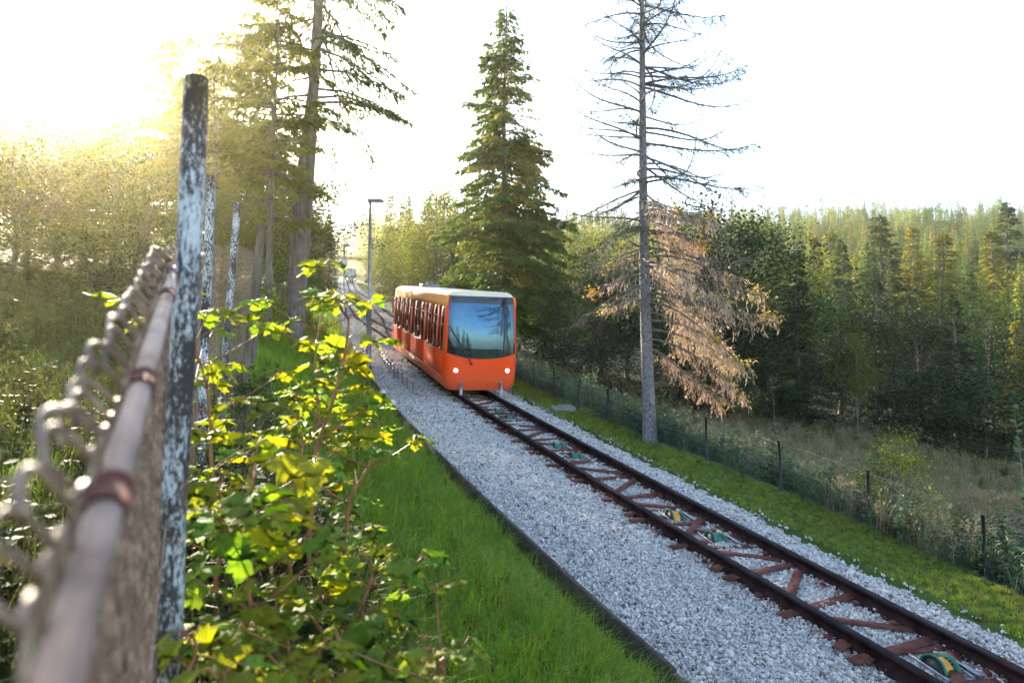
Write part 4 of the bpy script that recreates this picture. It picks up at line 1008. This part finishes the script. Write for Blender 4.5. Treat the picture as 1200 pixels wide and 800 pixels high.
# ---- the bare dying spruce by the wire fence
def bare_spruce():
    Y = 16.9; x = at(761, Y); z = float(gz(x, Y)); H = 14.2; rs = np.random.RandomState(21)
    r = thing('dying_spruce', 'tall bare dying spruce with grey trunk at the wire fence', 'spruce', (x, Y, z))
    t = np.linspace(0, 1, 26); TP = np.stack([-.15 * t - .05 * np.sin(t * 5), .1 * t, H * t], -1); rr = .150 * (1 - t) ** .75 + .012; rr[0] = .20; rr[1] = .168; TP[0, 2] = -.4
    V, F = tube(TP, rr, 14); k = MB().add(V, F)
    for q in range(90):                                   # stubs and scars
        zz = rs.uniform(.4, 8); a = rs.uniform(0, 6.28); b = np.array([np.interp(zz, TP[:, 2], TP[:, 0]), np.interp(zz, TP[:, 2], TP[:, 1]), zz]); rad = np.interp(zz, TP[:, 2], rr)
        c = np.array([math.cos(a), math.sin(a), rs.uniform(-.3, .3)]); V, F = tube([b + c * rad * .8, b + c * (rad + rs.uniform(.01, .06))], [.02, .01], 5); k.add(V, F)
    k.obj('trunk', M['bark_grey'], r, True)
    def at_z(zz): return np.array([np.interp(zz, TP[:, 2], TP[:, 0]), np.interp(zz, TP[:, 2], TP[:, 1]), zz])
    def branch(zz, ang, L, up, droop, tip, twigs, tw, name='branch', foliage=0.0, dry=False, hang=.5, yel=0):
        c = np.array([math.cos(ang), math.sin(ang), 0]); s_ = np.array([-c[1], c[0], 0]); b = at_z(zz)
        wig = rs.uniform(-.13, .13) * L
        def cur(q): return b + c * (L * q)[:, None] + s_ * (wig * np.sin(q * 4))[:, None] + np.array([0, 0, 1.]) * (L * (up * q - droop * q ** 2 + tip * q ** 4))[:, None]
        q = np.linspace(0, 1, 9); V, F = tube(cur(q), (.030 - .025 * q) * (.55 + .22 * L), 5, False); mb = MB().add(V, F, 0)
        nt = int(twigs * L)
        q = rs.uniform(.2, 1, nt); p = cur(q); sg = rs.choice([-1, 1], nt)
        d = c * rs.uniform(.1, .9, (nt, 1)) + s_ * sg[:, None] * rs.uniform(.2, 1, (nt, 1)) + np.array([0, 0, -1.]) * (hang * rs.uniform(-.2, 1.4, (nt, 1)))
        ln = tw * rs.uniform(.4, 1.2, nt) * (1.2 - .6 * q)
        for i in range(nt):                               # thin crooked twigs
            dd = unit(d[i]); e = p[i] + dd * ln[i] * .5 + rs.normal(0, .03, 3); f_ = e + unit(dd + (0, 0, -.3) + rs.normal(0, .3, 3)) * ln[i] * .5
            V, F = tube([p[i], e, f_], [.006, .004, .0018], 3, False); mb.add(V, F, 1 if dry else 0)
            m = int(foliage * rs.poisson(5))
            if m:
                tt = rs.uniform(.2, 1, m)[:, None]; pp = p[i] * (1 - tt) + f_ * tt + rs.normal(0, .02, (m, 3))
                V, F = rhombs(pp, dd + rs.normal(0, .7, (m, 3)) + (0, 0, -.7 * hang), .15 * rs.uniform(.5, 1.3, m), .007 * rs.uniform(.7, 1.5, m), rs); mb.add(V, F, 2 if not dry else 1)
        if yel:
            p = cur(rs.uniform(.86, 1.02, yel)) + rs.normal(0, .07, (yel, 3)); V, F = rhombs(p, rs.normal(0, 1, (yel, 3)), .09, .03, rs); mb.add(V, F, 3)
        mb.obj(name, [M['twig'], M['dry'], M['spruce_blue'], M['yleaf']], r)
    zz = 3.6
    while zz < 13.4:
        for q in range(rs.randint(3, 6)):
            ang = rs.uniform(0, 6.28); L = (3.1 if zz < 8 else 3.1 - (zz - 8) * .2) * rs.uniform(.5, 1.0) * (1.0 if math.cos(ang) > 0 else .72)
            branch(zz + rs.uniform(-.1, .1), ang, L, rs.uniform(-.25, .2) + (.3 if math.cos(ang) < 0 and zz > 7 else 0), rs.uniform(.15, .6), rs.uniform(.1, .6), 30, .50, foliage=rs.choice([.0, .15, .4, 1.0]), hang=.5)
        zz += rs.uniform(.26, .40)
    # heavy brown boughs hanging to the right, and some to the left
    for zz in np.linspace(2.3, 5.9, 17):
        ang = rs.uniform(-1.3, 1.1); L = rs.uniform(1.7, 3.2) * (1.05 - .10 * abs(zz - 3.2))
        branch(zz, ang, L, rs.uniform(-.22, .06) if zz < 4 else rs.uniform(0, .15), rs.uniform(.40, .68), .20, 36, .66, 'dry_bough', foliage=1.0, dry=True, hang=1.9, yel=rs.randint(14, 50))
    for zz in (3.5, 4.1, 4.7):
        branch(zz, math.pi + rs.uniform(-.5, .5), rs.uniform(.8, 1.35), .02, rs.uniform(.45, .65), .2, 26, .32, 'dry_bough', foliage=.6, dry=True, hang=1.2, yel=34)
bare_spruce()

# ---- forest on the far slope
def far_proto(seed, W=2.6, n=760, mat='far', dead=False):
    rs = np.random.RandomState(seed); H = 20.; C = MB()
    t = rs.beta(1.15, 1.5, n) if not dead else rs.uniform(.2, 1, n); lay = .55 + .45 * np.abs(np.sin(t * 24 + rs.rand() * 6)); rad = (W * (1 - t) ** .95 * lay) * rs.uniform(.3, 1.15, n) + .02
    a = rs.uniform(0, 6.28, n); p = np.stack([np.cos(a) * rad * .55, np.sin(a) * rad * .55, H * (.05 + .94 * t)], -1)
    d = np.stack([np.cos(a), np.sin(a), rs.uniform(-.8, .05, n) + .9 * np.clip(t - .8, 0, 1)], -1)
    V, F = rhombs(p, d, (.25 + 1.25 * (1 - t)) * rs.uniform(.6, 1.3, n) * (.5 if dead else 1), (.07 + .17 * (1 - t)) * rs.uniform(.6, 1.3, n) * (.4 if dead else 1), rs); C.add(V, F, 0)
    V, F = tube([(0, 0, -1), (0, 0, H * .5), (0, 0, H)], [.24, .15, .02], 5, False); C.add(V, F, 1)
    return C.mesh('far_spruce', [M[mat], M['bark_grey' if dead else 'bark']])
def far_round(seed, W, mat):
    rs = np.random.RandomState(seed); H = 20.; C = MB(); k = 26
    c = unit(rs.normal(size=(k, 3))) * rs.uniform(.4, 1, (k, 1)); c = np.stack([c[:, 0] * W, c[:, 1] * W, H * (.58 + .36 * c[:, 2])], -1)
    p = np.repeat(c, 30, 0) + rs.normal(0, .9, (k * 30, 3)); d = rs.normal(size=p.shape) + (0, 0, -.3)
    V, F = rhombs(p, d, .75 * rs.uniform(.5, 1.3, len(p)), .24, rs, np.array([0, 0, 1.])); C.add(V, F, 0)
    V, F = tube([(0, 0, -1), (.2, 0, H * .4), (0, 0, H * .8)], [.28, .2, .05], 5, False); C.add(V, F, 1)
    return C.mesh('far_broadleaf', [M[mat], M['bark']])
def build_far():
    rs = np.random.RandomState(99)
    pr = [far_proto(1), far_proto(2, 3.3), far_proto(3, 2.0), far_proto(4, 3.0, mat='spruce_gold'), far_proto(5, 2.2, mat='spruce'), far_proto(6, 1.2, 150, mat='dry', dead=True), far_proto(8, 2.4, mat='spruce_dry'), far_round(11, 3.6, 'broad'), far_round(12, 4.2, 'broad_gold'), far_round(13, 3.4, 'far')]
    prob = [.18, .15, .10, .17, .16, .06, .04, .05, .05, .04]
    pts = []
    for Y0, Y1, d in ((88, 135, 7.0), (135, 210, 7.6), (210, 330, 9), (330, 560, 11.5)):
        Y = Y0
        while Y < Y1:
            X = -.32 * Y - 10
            while X < .86 * Y + 20:
                x = X + rs.uniform(-.45, .45) * d; y = Y + rs.uniform(-.45, .45) * d
                s, u = su(x, y)
                if abs(u + .5) > 8 and not (u < 0 and s < 100): pts.append((x, y))
                X += d
            Y += d
    pts = np.array(pts); z = gz(pts[:, 0], pts[:, 1]); h = rs.uniform(9, 21, len(pts)) * (.75 + .5 * rs.rand(len(pts)))
    # bare lanes and gaps let light in; the nearer 260 stand as single trees
    order = np.argsort(pts[:, 1]); keep = order[rs.rand(len(order)) < .93]
    kinds = rs.choice(10, len(pts), p=prob)
    words = {0: 'green spruce on the far sunlit slope', 1: 'wide green spruce on the far sunlit slope', 2: 'narrow green spruce on the far sunlit slope', 3: 'golden green spruce on the far sunlit slope', 4: 'dark green spruce on the far sunlit slope', 5: 'dead grey spruce stem on the far sunlit slope', 6: 'brown dying spruce on the far sunlit slope', 7: 'round green leafy tree on the far sunlit slope', 8: 'round yellow green leafy tree on the far sunlit slope', 9: 'round olive green tree on the far sunlit slope'}
    vis = [i for i in keep if pts[i, 0] / pts[i, 1] > .28 or pts[i, 0] / pts[i, 1] < -.12 and pts[i, 1] < 200]
    single = set(vis[:270])
    for i in single:
        k = int(kinds[i]); o = link('far_spruce' if k < 7 else 'far_tree', pr[k]); q = h[i] / 20; o.location = (pts[i, 0], pts[i, 1], z[i] - .3); o.scale = (q * 1.05, q * 1.05, q); o.rotation_euler = (0, 0, rs.uniform(0, 6.28))
        px = 600 + 800 * pts[i, 0] / pts[i, 1]
        where = 'beside the line near the footbridge' if px < 500 else 'left of the pale golden spruce' if px < 940 else 'left of the broad dark spruce' if px < 1030 else 'round the brightest golden spruce' if px < 1130 else 'toward the right edge'
        lab = words[k].replace('on the far sunlit slope', ('' if px < 500 else 'low on the far slope ' if pts[i, 1] < 108 else 'halfway up the slope ') + where)
        tag(o, lab, 'spruce' if k < 7 else 'tree', words[k].replace('spruce on', 'spruces on').replace('stem on', 'stems on').replace('tree on', 'trees on'))
    rest = [i for i in keep if i not in single]
    q = h[rest] / 20
    scatter('forest', np.concatenate([pts[rest], z[rest][:, None] - .3], 1), np.stack([0 * q, 0 * q, rs.uniform(0, 6.28, len(q))], -1), np.stack([q * 1.05, q * 1.05, q], -1), pr, 'dense spruce forest covering the far ridge', kinds[rest])
build_far()

# ------------------------------------------------------------------ grasses
def tuft(seed, n, h, spread, w, mat, bend=.5, seedheads=0):
    rs = np.random.RandomState(seed); mb = MB()
    a = rs.uniform(0, 6.28, n); r = spread * np.sqrt(rs.rand(n)); b = np.stack([np.cos(a) * r, np.sin(a) * r, 0 * a], -1)
    da = rs.uniform(0, 6.28, n); d = np.stack([np.cos(da), np.sin(da), 0 * da], -1); hh = h * rs.uniform(.45, 1.1, n); bd = bend * rs.uniform(.2, 1.3, n)
    sd = np.stack([-d[:, 1], d[:, 0], 0 * da], -1) * (w * rs.uniform(.6, 1.2, n))[:, None]
    m = b + d * (hh * bd * .3)[:, None] + np.array([0, 0, 1.]) * (hh * .6)[:, None]; t = b + d * (hh * bd)[:, None] + np.array([0, 0, 1.]) * (hh * (1 - .25 * bd))[:, None]
    V = np.stack([b - sd, b + sd, m + sd * .8, m - sd * .8, t], 1).reshape(-1, 3); o = np.arange(n)[:, None] * 5
    mb.add(V, o + np.array([[0, 1, 2, 3]])); mb.f.append(o + np.array([[3, 2, 4]])); mb.m.append(np.zeros(n, int))
    if seedheads:
        p = t[rs.choice(n, seedheads)]; V, F = rhombs(np.repeat(p, 6, 0) + rs.normal(0, .012, (seedheads * 6, 3)), rs.normal(0, .5, (seedheads * 6, 3)) + (0, 0, .8), .045, .008, rs); mb.add(V, F)
    return mb.mesh('grass_tuft', M[mat])
def weed(seed, h, mat, n=26, ll=.09, lw=.018):
    rs = np.random.RandomState(seed); mb = MB()
    for s_ in range(3):
        b = np.append(rs.normal(0, .05, 2), 0); tpp = b + np.array([*rs.normal(0, .12, 2), 1]) * h * rs.uniform(.6, 1.05)
        V, F = tube([b, (b + tpp) / 2 + rs.normal(0, .02, 3), tpp], [.005, .004, .002], 3, False); mb.add(V, F)
        q = rs.uniform(.15, 1, n)[:, None]; p = b + (tpp - b) * q; a = rs.uniform(0, 6.28, n)
        V, F = rhombs(p, np.stack([np.cos(a), np.sin(a), rs.uniform(-.2, .9, n)], -1), ll * rs.uniform(.5, 1.2, n) * (1.15 - .6 * q[:, 0]), lw, rs, np.array([0, 0, 1.])); mb.add(V, F)
    return mb.mesh('weed', M[mat])
def strew(name, regions, protos, label, size=(.7, 1.25), seed=0, prob=None, tilt=.12, clump=0.0, ok=None):
    rs = np.random.RandomState(seed); P = []; S_ = []
    for s0, s1, u0, u1, dens, k in regions:
        n = int((s1 - s0) * abs(u1 - u0) * dens); s = rs.uniform(s0, s1, n); u = rs.uniform(u0, u1, n); p = tp(s, u)
        if clump: keep = rs.rand(n) < np.clip(.5 + clump * vnoise(p[:, 0], p[:, 1], 1.3, seed), .05, 1); p = p[keep]
        if ok is not None: p = p[ok(p[:, 0], p[:, 1])]
        P.append(p); S_.append(np.full(len(p), k))
    P = np.concatenate(P); P[:, 2] = gz(P[:, 0], P[:, 1]) - .01; n = len(P); q = np.concatenate(S_) * rs.uniform(*size, n) * (1 + .3 * vnoise(P[:, 0], P[:, 1], .8, seed + 3))
    rot = np.stack([rs.normal(0, tilt, n), rs.normal(0, tilt, n), rs.uniform(0, 6.28, n)], -1)
    scatter(name, P, rot, np.stack([q, q, q * rs.uniform(.8, 1.2, n)], -1), protos, label, None if prob is None else rs.choice(len(protos), n, p=prob))
strew('bank_grass', [(1.5, 8, -6.3, -2.88, 230, .85), (8, 16, -6.4, -2.88, 140, 1.0), (16, 34, -6.6, -2.85, 60, 1.35), (34, 70, -7.5, -3.2, 16, 2.0)],
      [tuft(1, 20, .24, .06, .0045, 'grass', .9), tuft(2, 16, .34, .08, .0042, 'grass', 1.1), tuft(3, 18, .18, .06, .005, 'grass', .7), tuft(4, 9, .42, .08, .003, 'lawn', 1.1), weed(11, .22, 'grass', 14, .07, .02)], 'long bright green grass covering the bank left of the ballast', seed=3, prob=[.31, .26, .24, .13, .06])
strew('verge_grass', [(2, 12, 1.72, 3.2, 260, .75), (12, 34, 1.72, 2.9, 130, .95), (34, 60, 2.8, 4.5, 20, 2.2)],
      [tuft(5, 20, .09, .06, .0035, 'lawn', .7), tuft(6, 18, .12, .06, .0035, 'lawn', 1.0), tuft(7, 16, .11, .05, .0035, 'grass', .8)], 'short mown grass strip between the ballast and the wire fence', seed=4, prob=[.42, .33, .25])
strew('fence_weeds', [(2, 14, 2.95, 5.2, 34, .95), (14, 32, 2.65, 5.0, 34, 1.0)],
      [weed(1, .75, 'weed'), weed(2, .6, 'weed'), weed(3, .85, 'weed', 34, .12, .03), tuft(8, 16, .65, .07, .004, 'weed', .6, 5), tuft(9, 14, .75, .08, .004, 'straw', .6, 6)], 'tall grey green weeds growing along the wire fence', seed=5, clump=.7, prob=[.2, .2, .2, .25, .15])
strew('meadow_grass', [(-6, 14, 5, 22, 9, 1.05), (14, 40, 4.6, 24, 10, 1.1)],
      [tuft(10, 26, .60, .14, .004, 'straw', .7, 10), tuft(11, 26, .5, .14, .004, 'straw', .9, 8), tuft(12, 24, .5, .14, .005, 'wild', .7)], 'dry straw coloured meadow grass beyond the wire fence', seed=6, clump=.35, prob=[.42, .33, .25])
strew('hillside_grass', [(0.5, 9, -13.5, -7.15, 55, .8), (9, 22, -17, -7.3, 22, 1.15), (22, 40, -26, -7.6, 7, 1.8)],
      [tuft(13, 30, .42, .13, .0035, 'wild', .9), tuft(14, 30, .5, .13, .0035, 'wild', .7, 6), tuft(15, 26, .36, .12, .004, 'grass', .9), weed(7, .55, 'wild', 24, .08, .02)], 'rough dark grass on the hillside left of the fence', seed=7, prob=[.33, .25, .25, .17])
strew('fence_foot_grass', [(1.0, 9, -7.15, -6.2, 70, 1.0)], [tuft(16, 24, .34, .09, .003, 'wild', .9), tuft(17, 16, .4, .08, .003, 'straw', .9), weed(8, .5, 'broad', 24, .07, .02)], 'tangled grass under the maple saplings', seed=8)

# ------------------------------------------------------------------ maple saplings in front
def maple_meshes():
    half = [(0, -.02), (.10, -.06), (.24, -.16), (.22, -.02), (.40, .00), (.34, .10), (.50, .20), (.38, .25), (.52, .46), (.40, .44), (.36, .54), (.22, .44), (.20, .60), (.23, .78), (.13, .76), (.06, .92), (0, 1.02)]
    out = []
    for v, (fold, curl, mat) in enumerate(((.28, .25, 'maple'), (.15, .45, 'maple'), (.40, .10, 'maple'), (.25, .30, 'maple_y'), (.35, .2, 'maple_y'))):
        rs = np.random.RandomState(v); mb = MB()
        h = np.array(half); mid = np.stack([0 * h[:, 0], np.clip(h[:, 1] * .96, 0, 1)], -1)
        def z(x, y): return fold * np.abs(x) * .8 - curl * (y - .2) ** 2 - .35 * curl * x * x * 2 + .035 * np.sin(9 * x + 7 * y + v) + .05 * np.sin(14 * np.abs(x) - 5 * y)
        for sg in (-1, 1):
            o = h * np.array([sg, 1]) * (1 + rs.normal(0, .03, h.shape)); o[0, 0] = o[-1, 0] = 0
            m1 = mid * .5 + o * .5
            rows = np.stack([mid, m1, o], 1); P = np.concatenate([rows, z(rows[..., 0], rows[..., 1])[..., None]], -1)
            V, F = grid(P); mb.add(V, F if sg > 0 else F[:, ::-1], 0)
        out.append(mb.mesh('leaf', M[mat], True))
    return out
LEAF = maple_meshes()
def sapling(label, pts, n, size, seed, group='maple saplings beside the fence', ymix=.35, start=.25, sub=2):
    rs = random.Random(seed); nr = np.random.RandomState(seed)
    P = np.array(pts, float); b = P[0].copy()
    r = thing('maple_sapling', label, 'sapling', tuple(b), 0, group); P = P - b
    t = np.linspace(0, 1, len(P)); tt = np.linspace(0, 1, 22); C = np.stack([np.interp(tt, t, P[:, i]) for i in range(3)], -1)
    C[:, :2] += .012 * np.sin(tt * 11 + seed)[:, None]
    st = MB(); V, F = tube(C, .0085 * (1 - tt) ** .7 + .0022, 7); st.add(V, F, 0)
    def pos(q): return np.array([np.interp(q, tt, C[:, i]) for i in range(3)])
    def add_leaf(p0, az, pl, sz, el):
        d = np.array([math.cos(az) * math.cos(el), math.sin(az) * math.cos(el), math.sin(el)])
        e = p0 + d * pl; m = p0 + d * pl * .5 + np.array([0, 0, .02]); V, F = tube([p0, m, e], [.0026, .002, .0017], 4, False); st.add(V, F, 1)
        o = link('leaf', LEAF[rs.choice((3, 4)) if rs.random() < ymix else rs.choice((0, 1, 2))], r)
        dn = rs.uniform(-.75, .15); y = Vector((math.cos(az) * math.cos(dn), math.sin(az) * math.cos(dn), math.sin(dn))); x = Vector((math.sin(az), -math.cos(az), rs.uniform(-.45, .45))).normalized(); zz = x.cross(y).normalized(); x = y.cross(zz)
        m = Matrix((x * sz, y * sz, zz * sz)).transposed().to_4x4(); m.translation = Vector(e); o.matrix_local = m
    az = rs.uniform(0, 3.14)
    for i in range(n):
        q = start + (1 - start) * (i / (n - 1)) ** .9; p0 = pos(q); az += math.pi / 2 + rs.uniform(-.35, .35)
        young = q > .93
        for s_ in (0, math.pi):
            if rs.random() < .08: continue
            add_leaf(p0, az + s_ + rs.uniform(-.3, .3), rs.uniform(.05, .13) * (.5 if young else 1), size * rs.uniform(.65, 1.15) * (.6 if young else 1), rs.uniform(.2, .75))
        if .3 < q < .85 and rs.random() < .75:            # short side shoots with a few more leaves
            for k in range(sub):
                a2 = az + rs.uniform(0, 6.28); L = rs.uniform(.12, .30); e = p0 + np.array([math.cos(a2) * L, math.sin(a2) * L, L * .55]); V, F = tube([p0, (p0 + e) / 2 + (0, 0, -.01), e], [.0035, .003, .002], 4, False); st.add(V, F, 0)
                for w in range(3): add_leaf(e, a2 + (w - 1) * 1.3 + rs.uniform(-.3, .3), rs.uniform(.03, .07), size * rs.uniform(.5, .85), rs.uniform(.1, .6))
    st.obj('stem', [M['stemred'], M['stemred']], r, True)
def P3(px, py, Y): return (at(px, Y), Y, ztop(py, Y))
def groundp(px, Y): return (at(px, Y), Y, float(gz(at(px, Y), Y)) - .03)
sapling('maple sapling with red stem hugging the right side of the nearest post', [groundp(275, 2.9), P3(258, 560, 2.9), P3(238, 450, 2.9), P3(222, 352, 2.9)], 9, .15, 1, ymix=.65)
sapling('maple sapling with a kinked pale stem right of the nearest post', [groundp(362, 3.1), P3(372, 545, 3.1), P3(395, 440, 3.1), P3(412, 372, 3.1), P3(395, 358, 3.1)], 9, .15, 2, ymix=.6)
sapling('tallest maple sapling, its top against the foot of the tall lamp post', [groundp(372, 3.4), P3(370, 560, 3.4), P3(373, 430, 3.4), P3(376, 345, 3.4)], 9, .15, 3, ymix=.55)
sapling('nearest maple sapling with a straight red stem at the bottom of the photo', [groundp(312, 2.05), P3(306, 790, 2.05), P3(297, 640, 2.05), P3(291, 540, 2.05)], 9, .15, 4, ymix=.45, start=.3)
sapling('maple sapling with dark green leaves right of the straight red stem', [groundp(432, 2.3), P3(432, 780, 2.3), P3(431, 700, 2.3), P3(436, 655, 2.3)], 7, .15, 5, ymix=.35, start=.15)
sapling('low maple sapling reaching over the grass, rightmost of the upper ones', [groundp(398, 3.2), P3(410, 600, 3.2), P3(432, 545, 3.2), P3(440, 500, 3.2)], 7, .14, 6, ymix=.5)
sapling('low maple sapling between the kinked and the tallest one', [groundp(340, 2.9), P3(345, 600, 2.9), P3(352, 520, 2.9), P3(355, 478, 2.9)], 7, .14, 7, ymix=.6)
sapling('maple sapling hidden low behind the straight red stem', [groundp(260, 2.5), P3(265, 660, 2.5), P3(270, 600, 2.5), P3(262, 560, 2.5)], 7, .14, 8, ymix=.5)
sapling('maple sapling at the bottom edge with leaves over the grass', [groundp(510, 2.0), P3(512, 800, 2.0), P3(520, 775, 2.0), P3(540, 760, 2.0)], 5, .12, 9, ymix=.35, start=.1)
sapling('maple sapling with the single largest yellow leaf low beside the post', [groundp(240, 1.6), P3(240, 860, 1.6), P3(236, 800, 1.6), P3(228, 750, 1.6)], 4, .15, 10, ymix=.8, start=.3)
sapling('dark leaved maple sapling at the bottom edge left of centre', [groundp(390, 2.0), P3(385, 830, 2.0), P3(380, 770, 2.0), P3(376, 730, 2.0)], 6, .14, 11, ymix=.35, start=.2)
sapling('lowest maple sapling cut off by the bottom edge near the large yellow leaf', [groundp(330, 1.8), P3(335, 860, 1.8), P3(345, 800, 1.8), P3(350, 770, 1.8)], 6, .13, 12, ymix=.45, start=.2)
# thick low growth below the saplings
def undergrowth():
    rs = np.random.RandomState(15); n = 140; Y = rs.uniform(1.7, 4.6, n); px = rs.uniform(215, 470, n) + rs.normal(0, 12, n); x = at(px, Y); g = gz(x, Y)
    cap = ztop(np.interp(px, [200, 300, 400, 470], [560, 560, 590, 650]), Y); z = g + (cap - g) * rs.uniform(.05, 1, n) ** .8
    az = rs.uniform(0, 6.28, n); q = rs.uniform(.075, .14, n)
    scatter('maple_undergrowth', np.stack([x, Y, z], -1), np.stack([rs.normal(0, .45, n), rs.normal(0, .4, n), az], -1), np.stack([q, q, q], -1), LEAF, 'thick low maple leaves below the saplings', rs.choice(5, n, p=[.25, .22, .18, .2, .15]))
undergrowth()

# ------------------------------------------------------------------ plants at the wire fence
def litter():
    rs = np.random.RandomState(31); n = 1500; s_ = rs.uniform(3, 26, n); u = rs.uniform(-6, 3, n); p = tp(s_, u)
    on = (u > -2.6) & (u < 1.6); p[:, 2] = np.where(on, p[:, 2] - .165, gz(p[:, 0], p[:, 1]) + .09)
    mb = MB(); k = np.ones(4)[:, None]
    V, F = rhombs(np.zeros((1, 3)), np.array([[0, 1., .15]]), .055, .02, rs, np.array([0, 0, 1.])); mb.add(V, F)
    sc = np.where(on, .8, 1.0) * rs.uniform(.5, 1.2, n); keep = rs.rand(n) < np.where(on, .45, 1.0)
    scatter('leaf_litter', p[keep], np.stack([rs.normal(0, .4, n), rs.normal(0, .4, n), rs.uniform(0, 6.28, n)], -1)[keep], np.stack([sc, sc, sc], -1)[keep], [mb.mesh('fallen_leaf', M['spruce_dry']), mb.mesh('fallen_leaf', M['rust'])], 'fallen brown leaves strewn over the ballast and grass')
litter()
def place_bush(name, key, px, Y, h, wid, lab, cat='shrub'):
    return tree(name, cat, key, px, Y, 0, lab, wid, h=h)
place_bush('leafy_bush', 'bshrub', 1042, 12.1, 1.75, .95, 'dense green bush growing beside the second black fence post from the right')
place_bush('dark_bush', 'dshrub', 1180, 10.4, 1.0, 1.4, 'dark low bush at the right edge in front of the dry meadow')
def tall_plant():
    Y = 10.8; x = at(1196, Y); z = float(gz(x, Y)); H = ztop(478, Y) - z; rs = np.random.RandomState(6)
    r = thing('tall_plant', 'tall thin leafy plant rising at the right edge before the meadow', 'plant', (x, Y, z))
    t = np.linspace(0, 1, 10); P = np.stack([.10 * np.sin(t * 2) - .22 * t, 0 * t, H * t], -1); V, F = tube(P, .014 - .010 * t, 5); MB().add(V, F).obj('stem', M['stemgreen'], r)
    for q in np.linspace(.25, 1, 46):
        a = rs.uniform(0, 6.28); b = np.array([np.interp(q, t, P[:, i]) for i in range(3)])
        V, F = rhombs(np.repeat(b[None], 1, 0), np.array([[math.cos(a), math.sin(a), rs.uniform(.0, .7)]]), .24 * (1.15 - .6 * q), .045, rs, np.array([0, 0, 1.])); MB().add(V, F).obj('leaf', M['weed'], r)
tall_plant()

# ------------------------------------------------------------------ haze added to stand for lens glare round the sun
def haze():
    m = bpy.data.materials.new('glare_haze'); m.use_nodes = True; N = m.node_tree.nodes; L = m.node_tree.links
    N.remove(N['Principled BSDF']); v = N.new('ShaderNodeVolumePrincipled')
    v.inputs['Color'].default_value = (1.0, .89, .52, 1); v.inputs['Density'].default_value = .00055; v.inputs['Anisotropy'].default_value = .85
    L.new(v.outputs[0], N['Material Output'].inputs['Volume'])
    o = MB().add(*box((-735, -270, -85), (735, 735, 160))).obj('haze', m); tag(o, 'thin golden haze added to stand for the sun glare', kind='stuff')
haze()
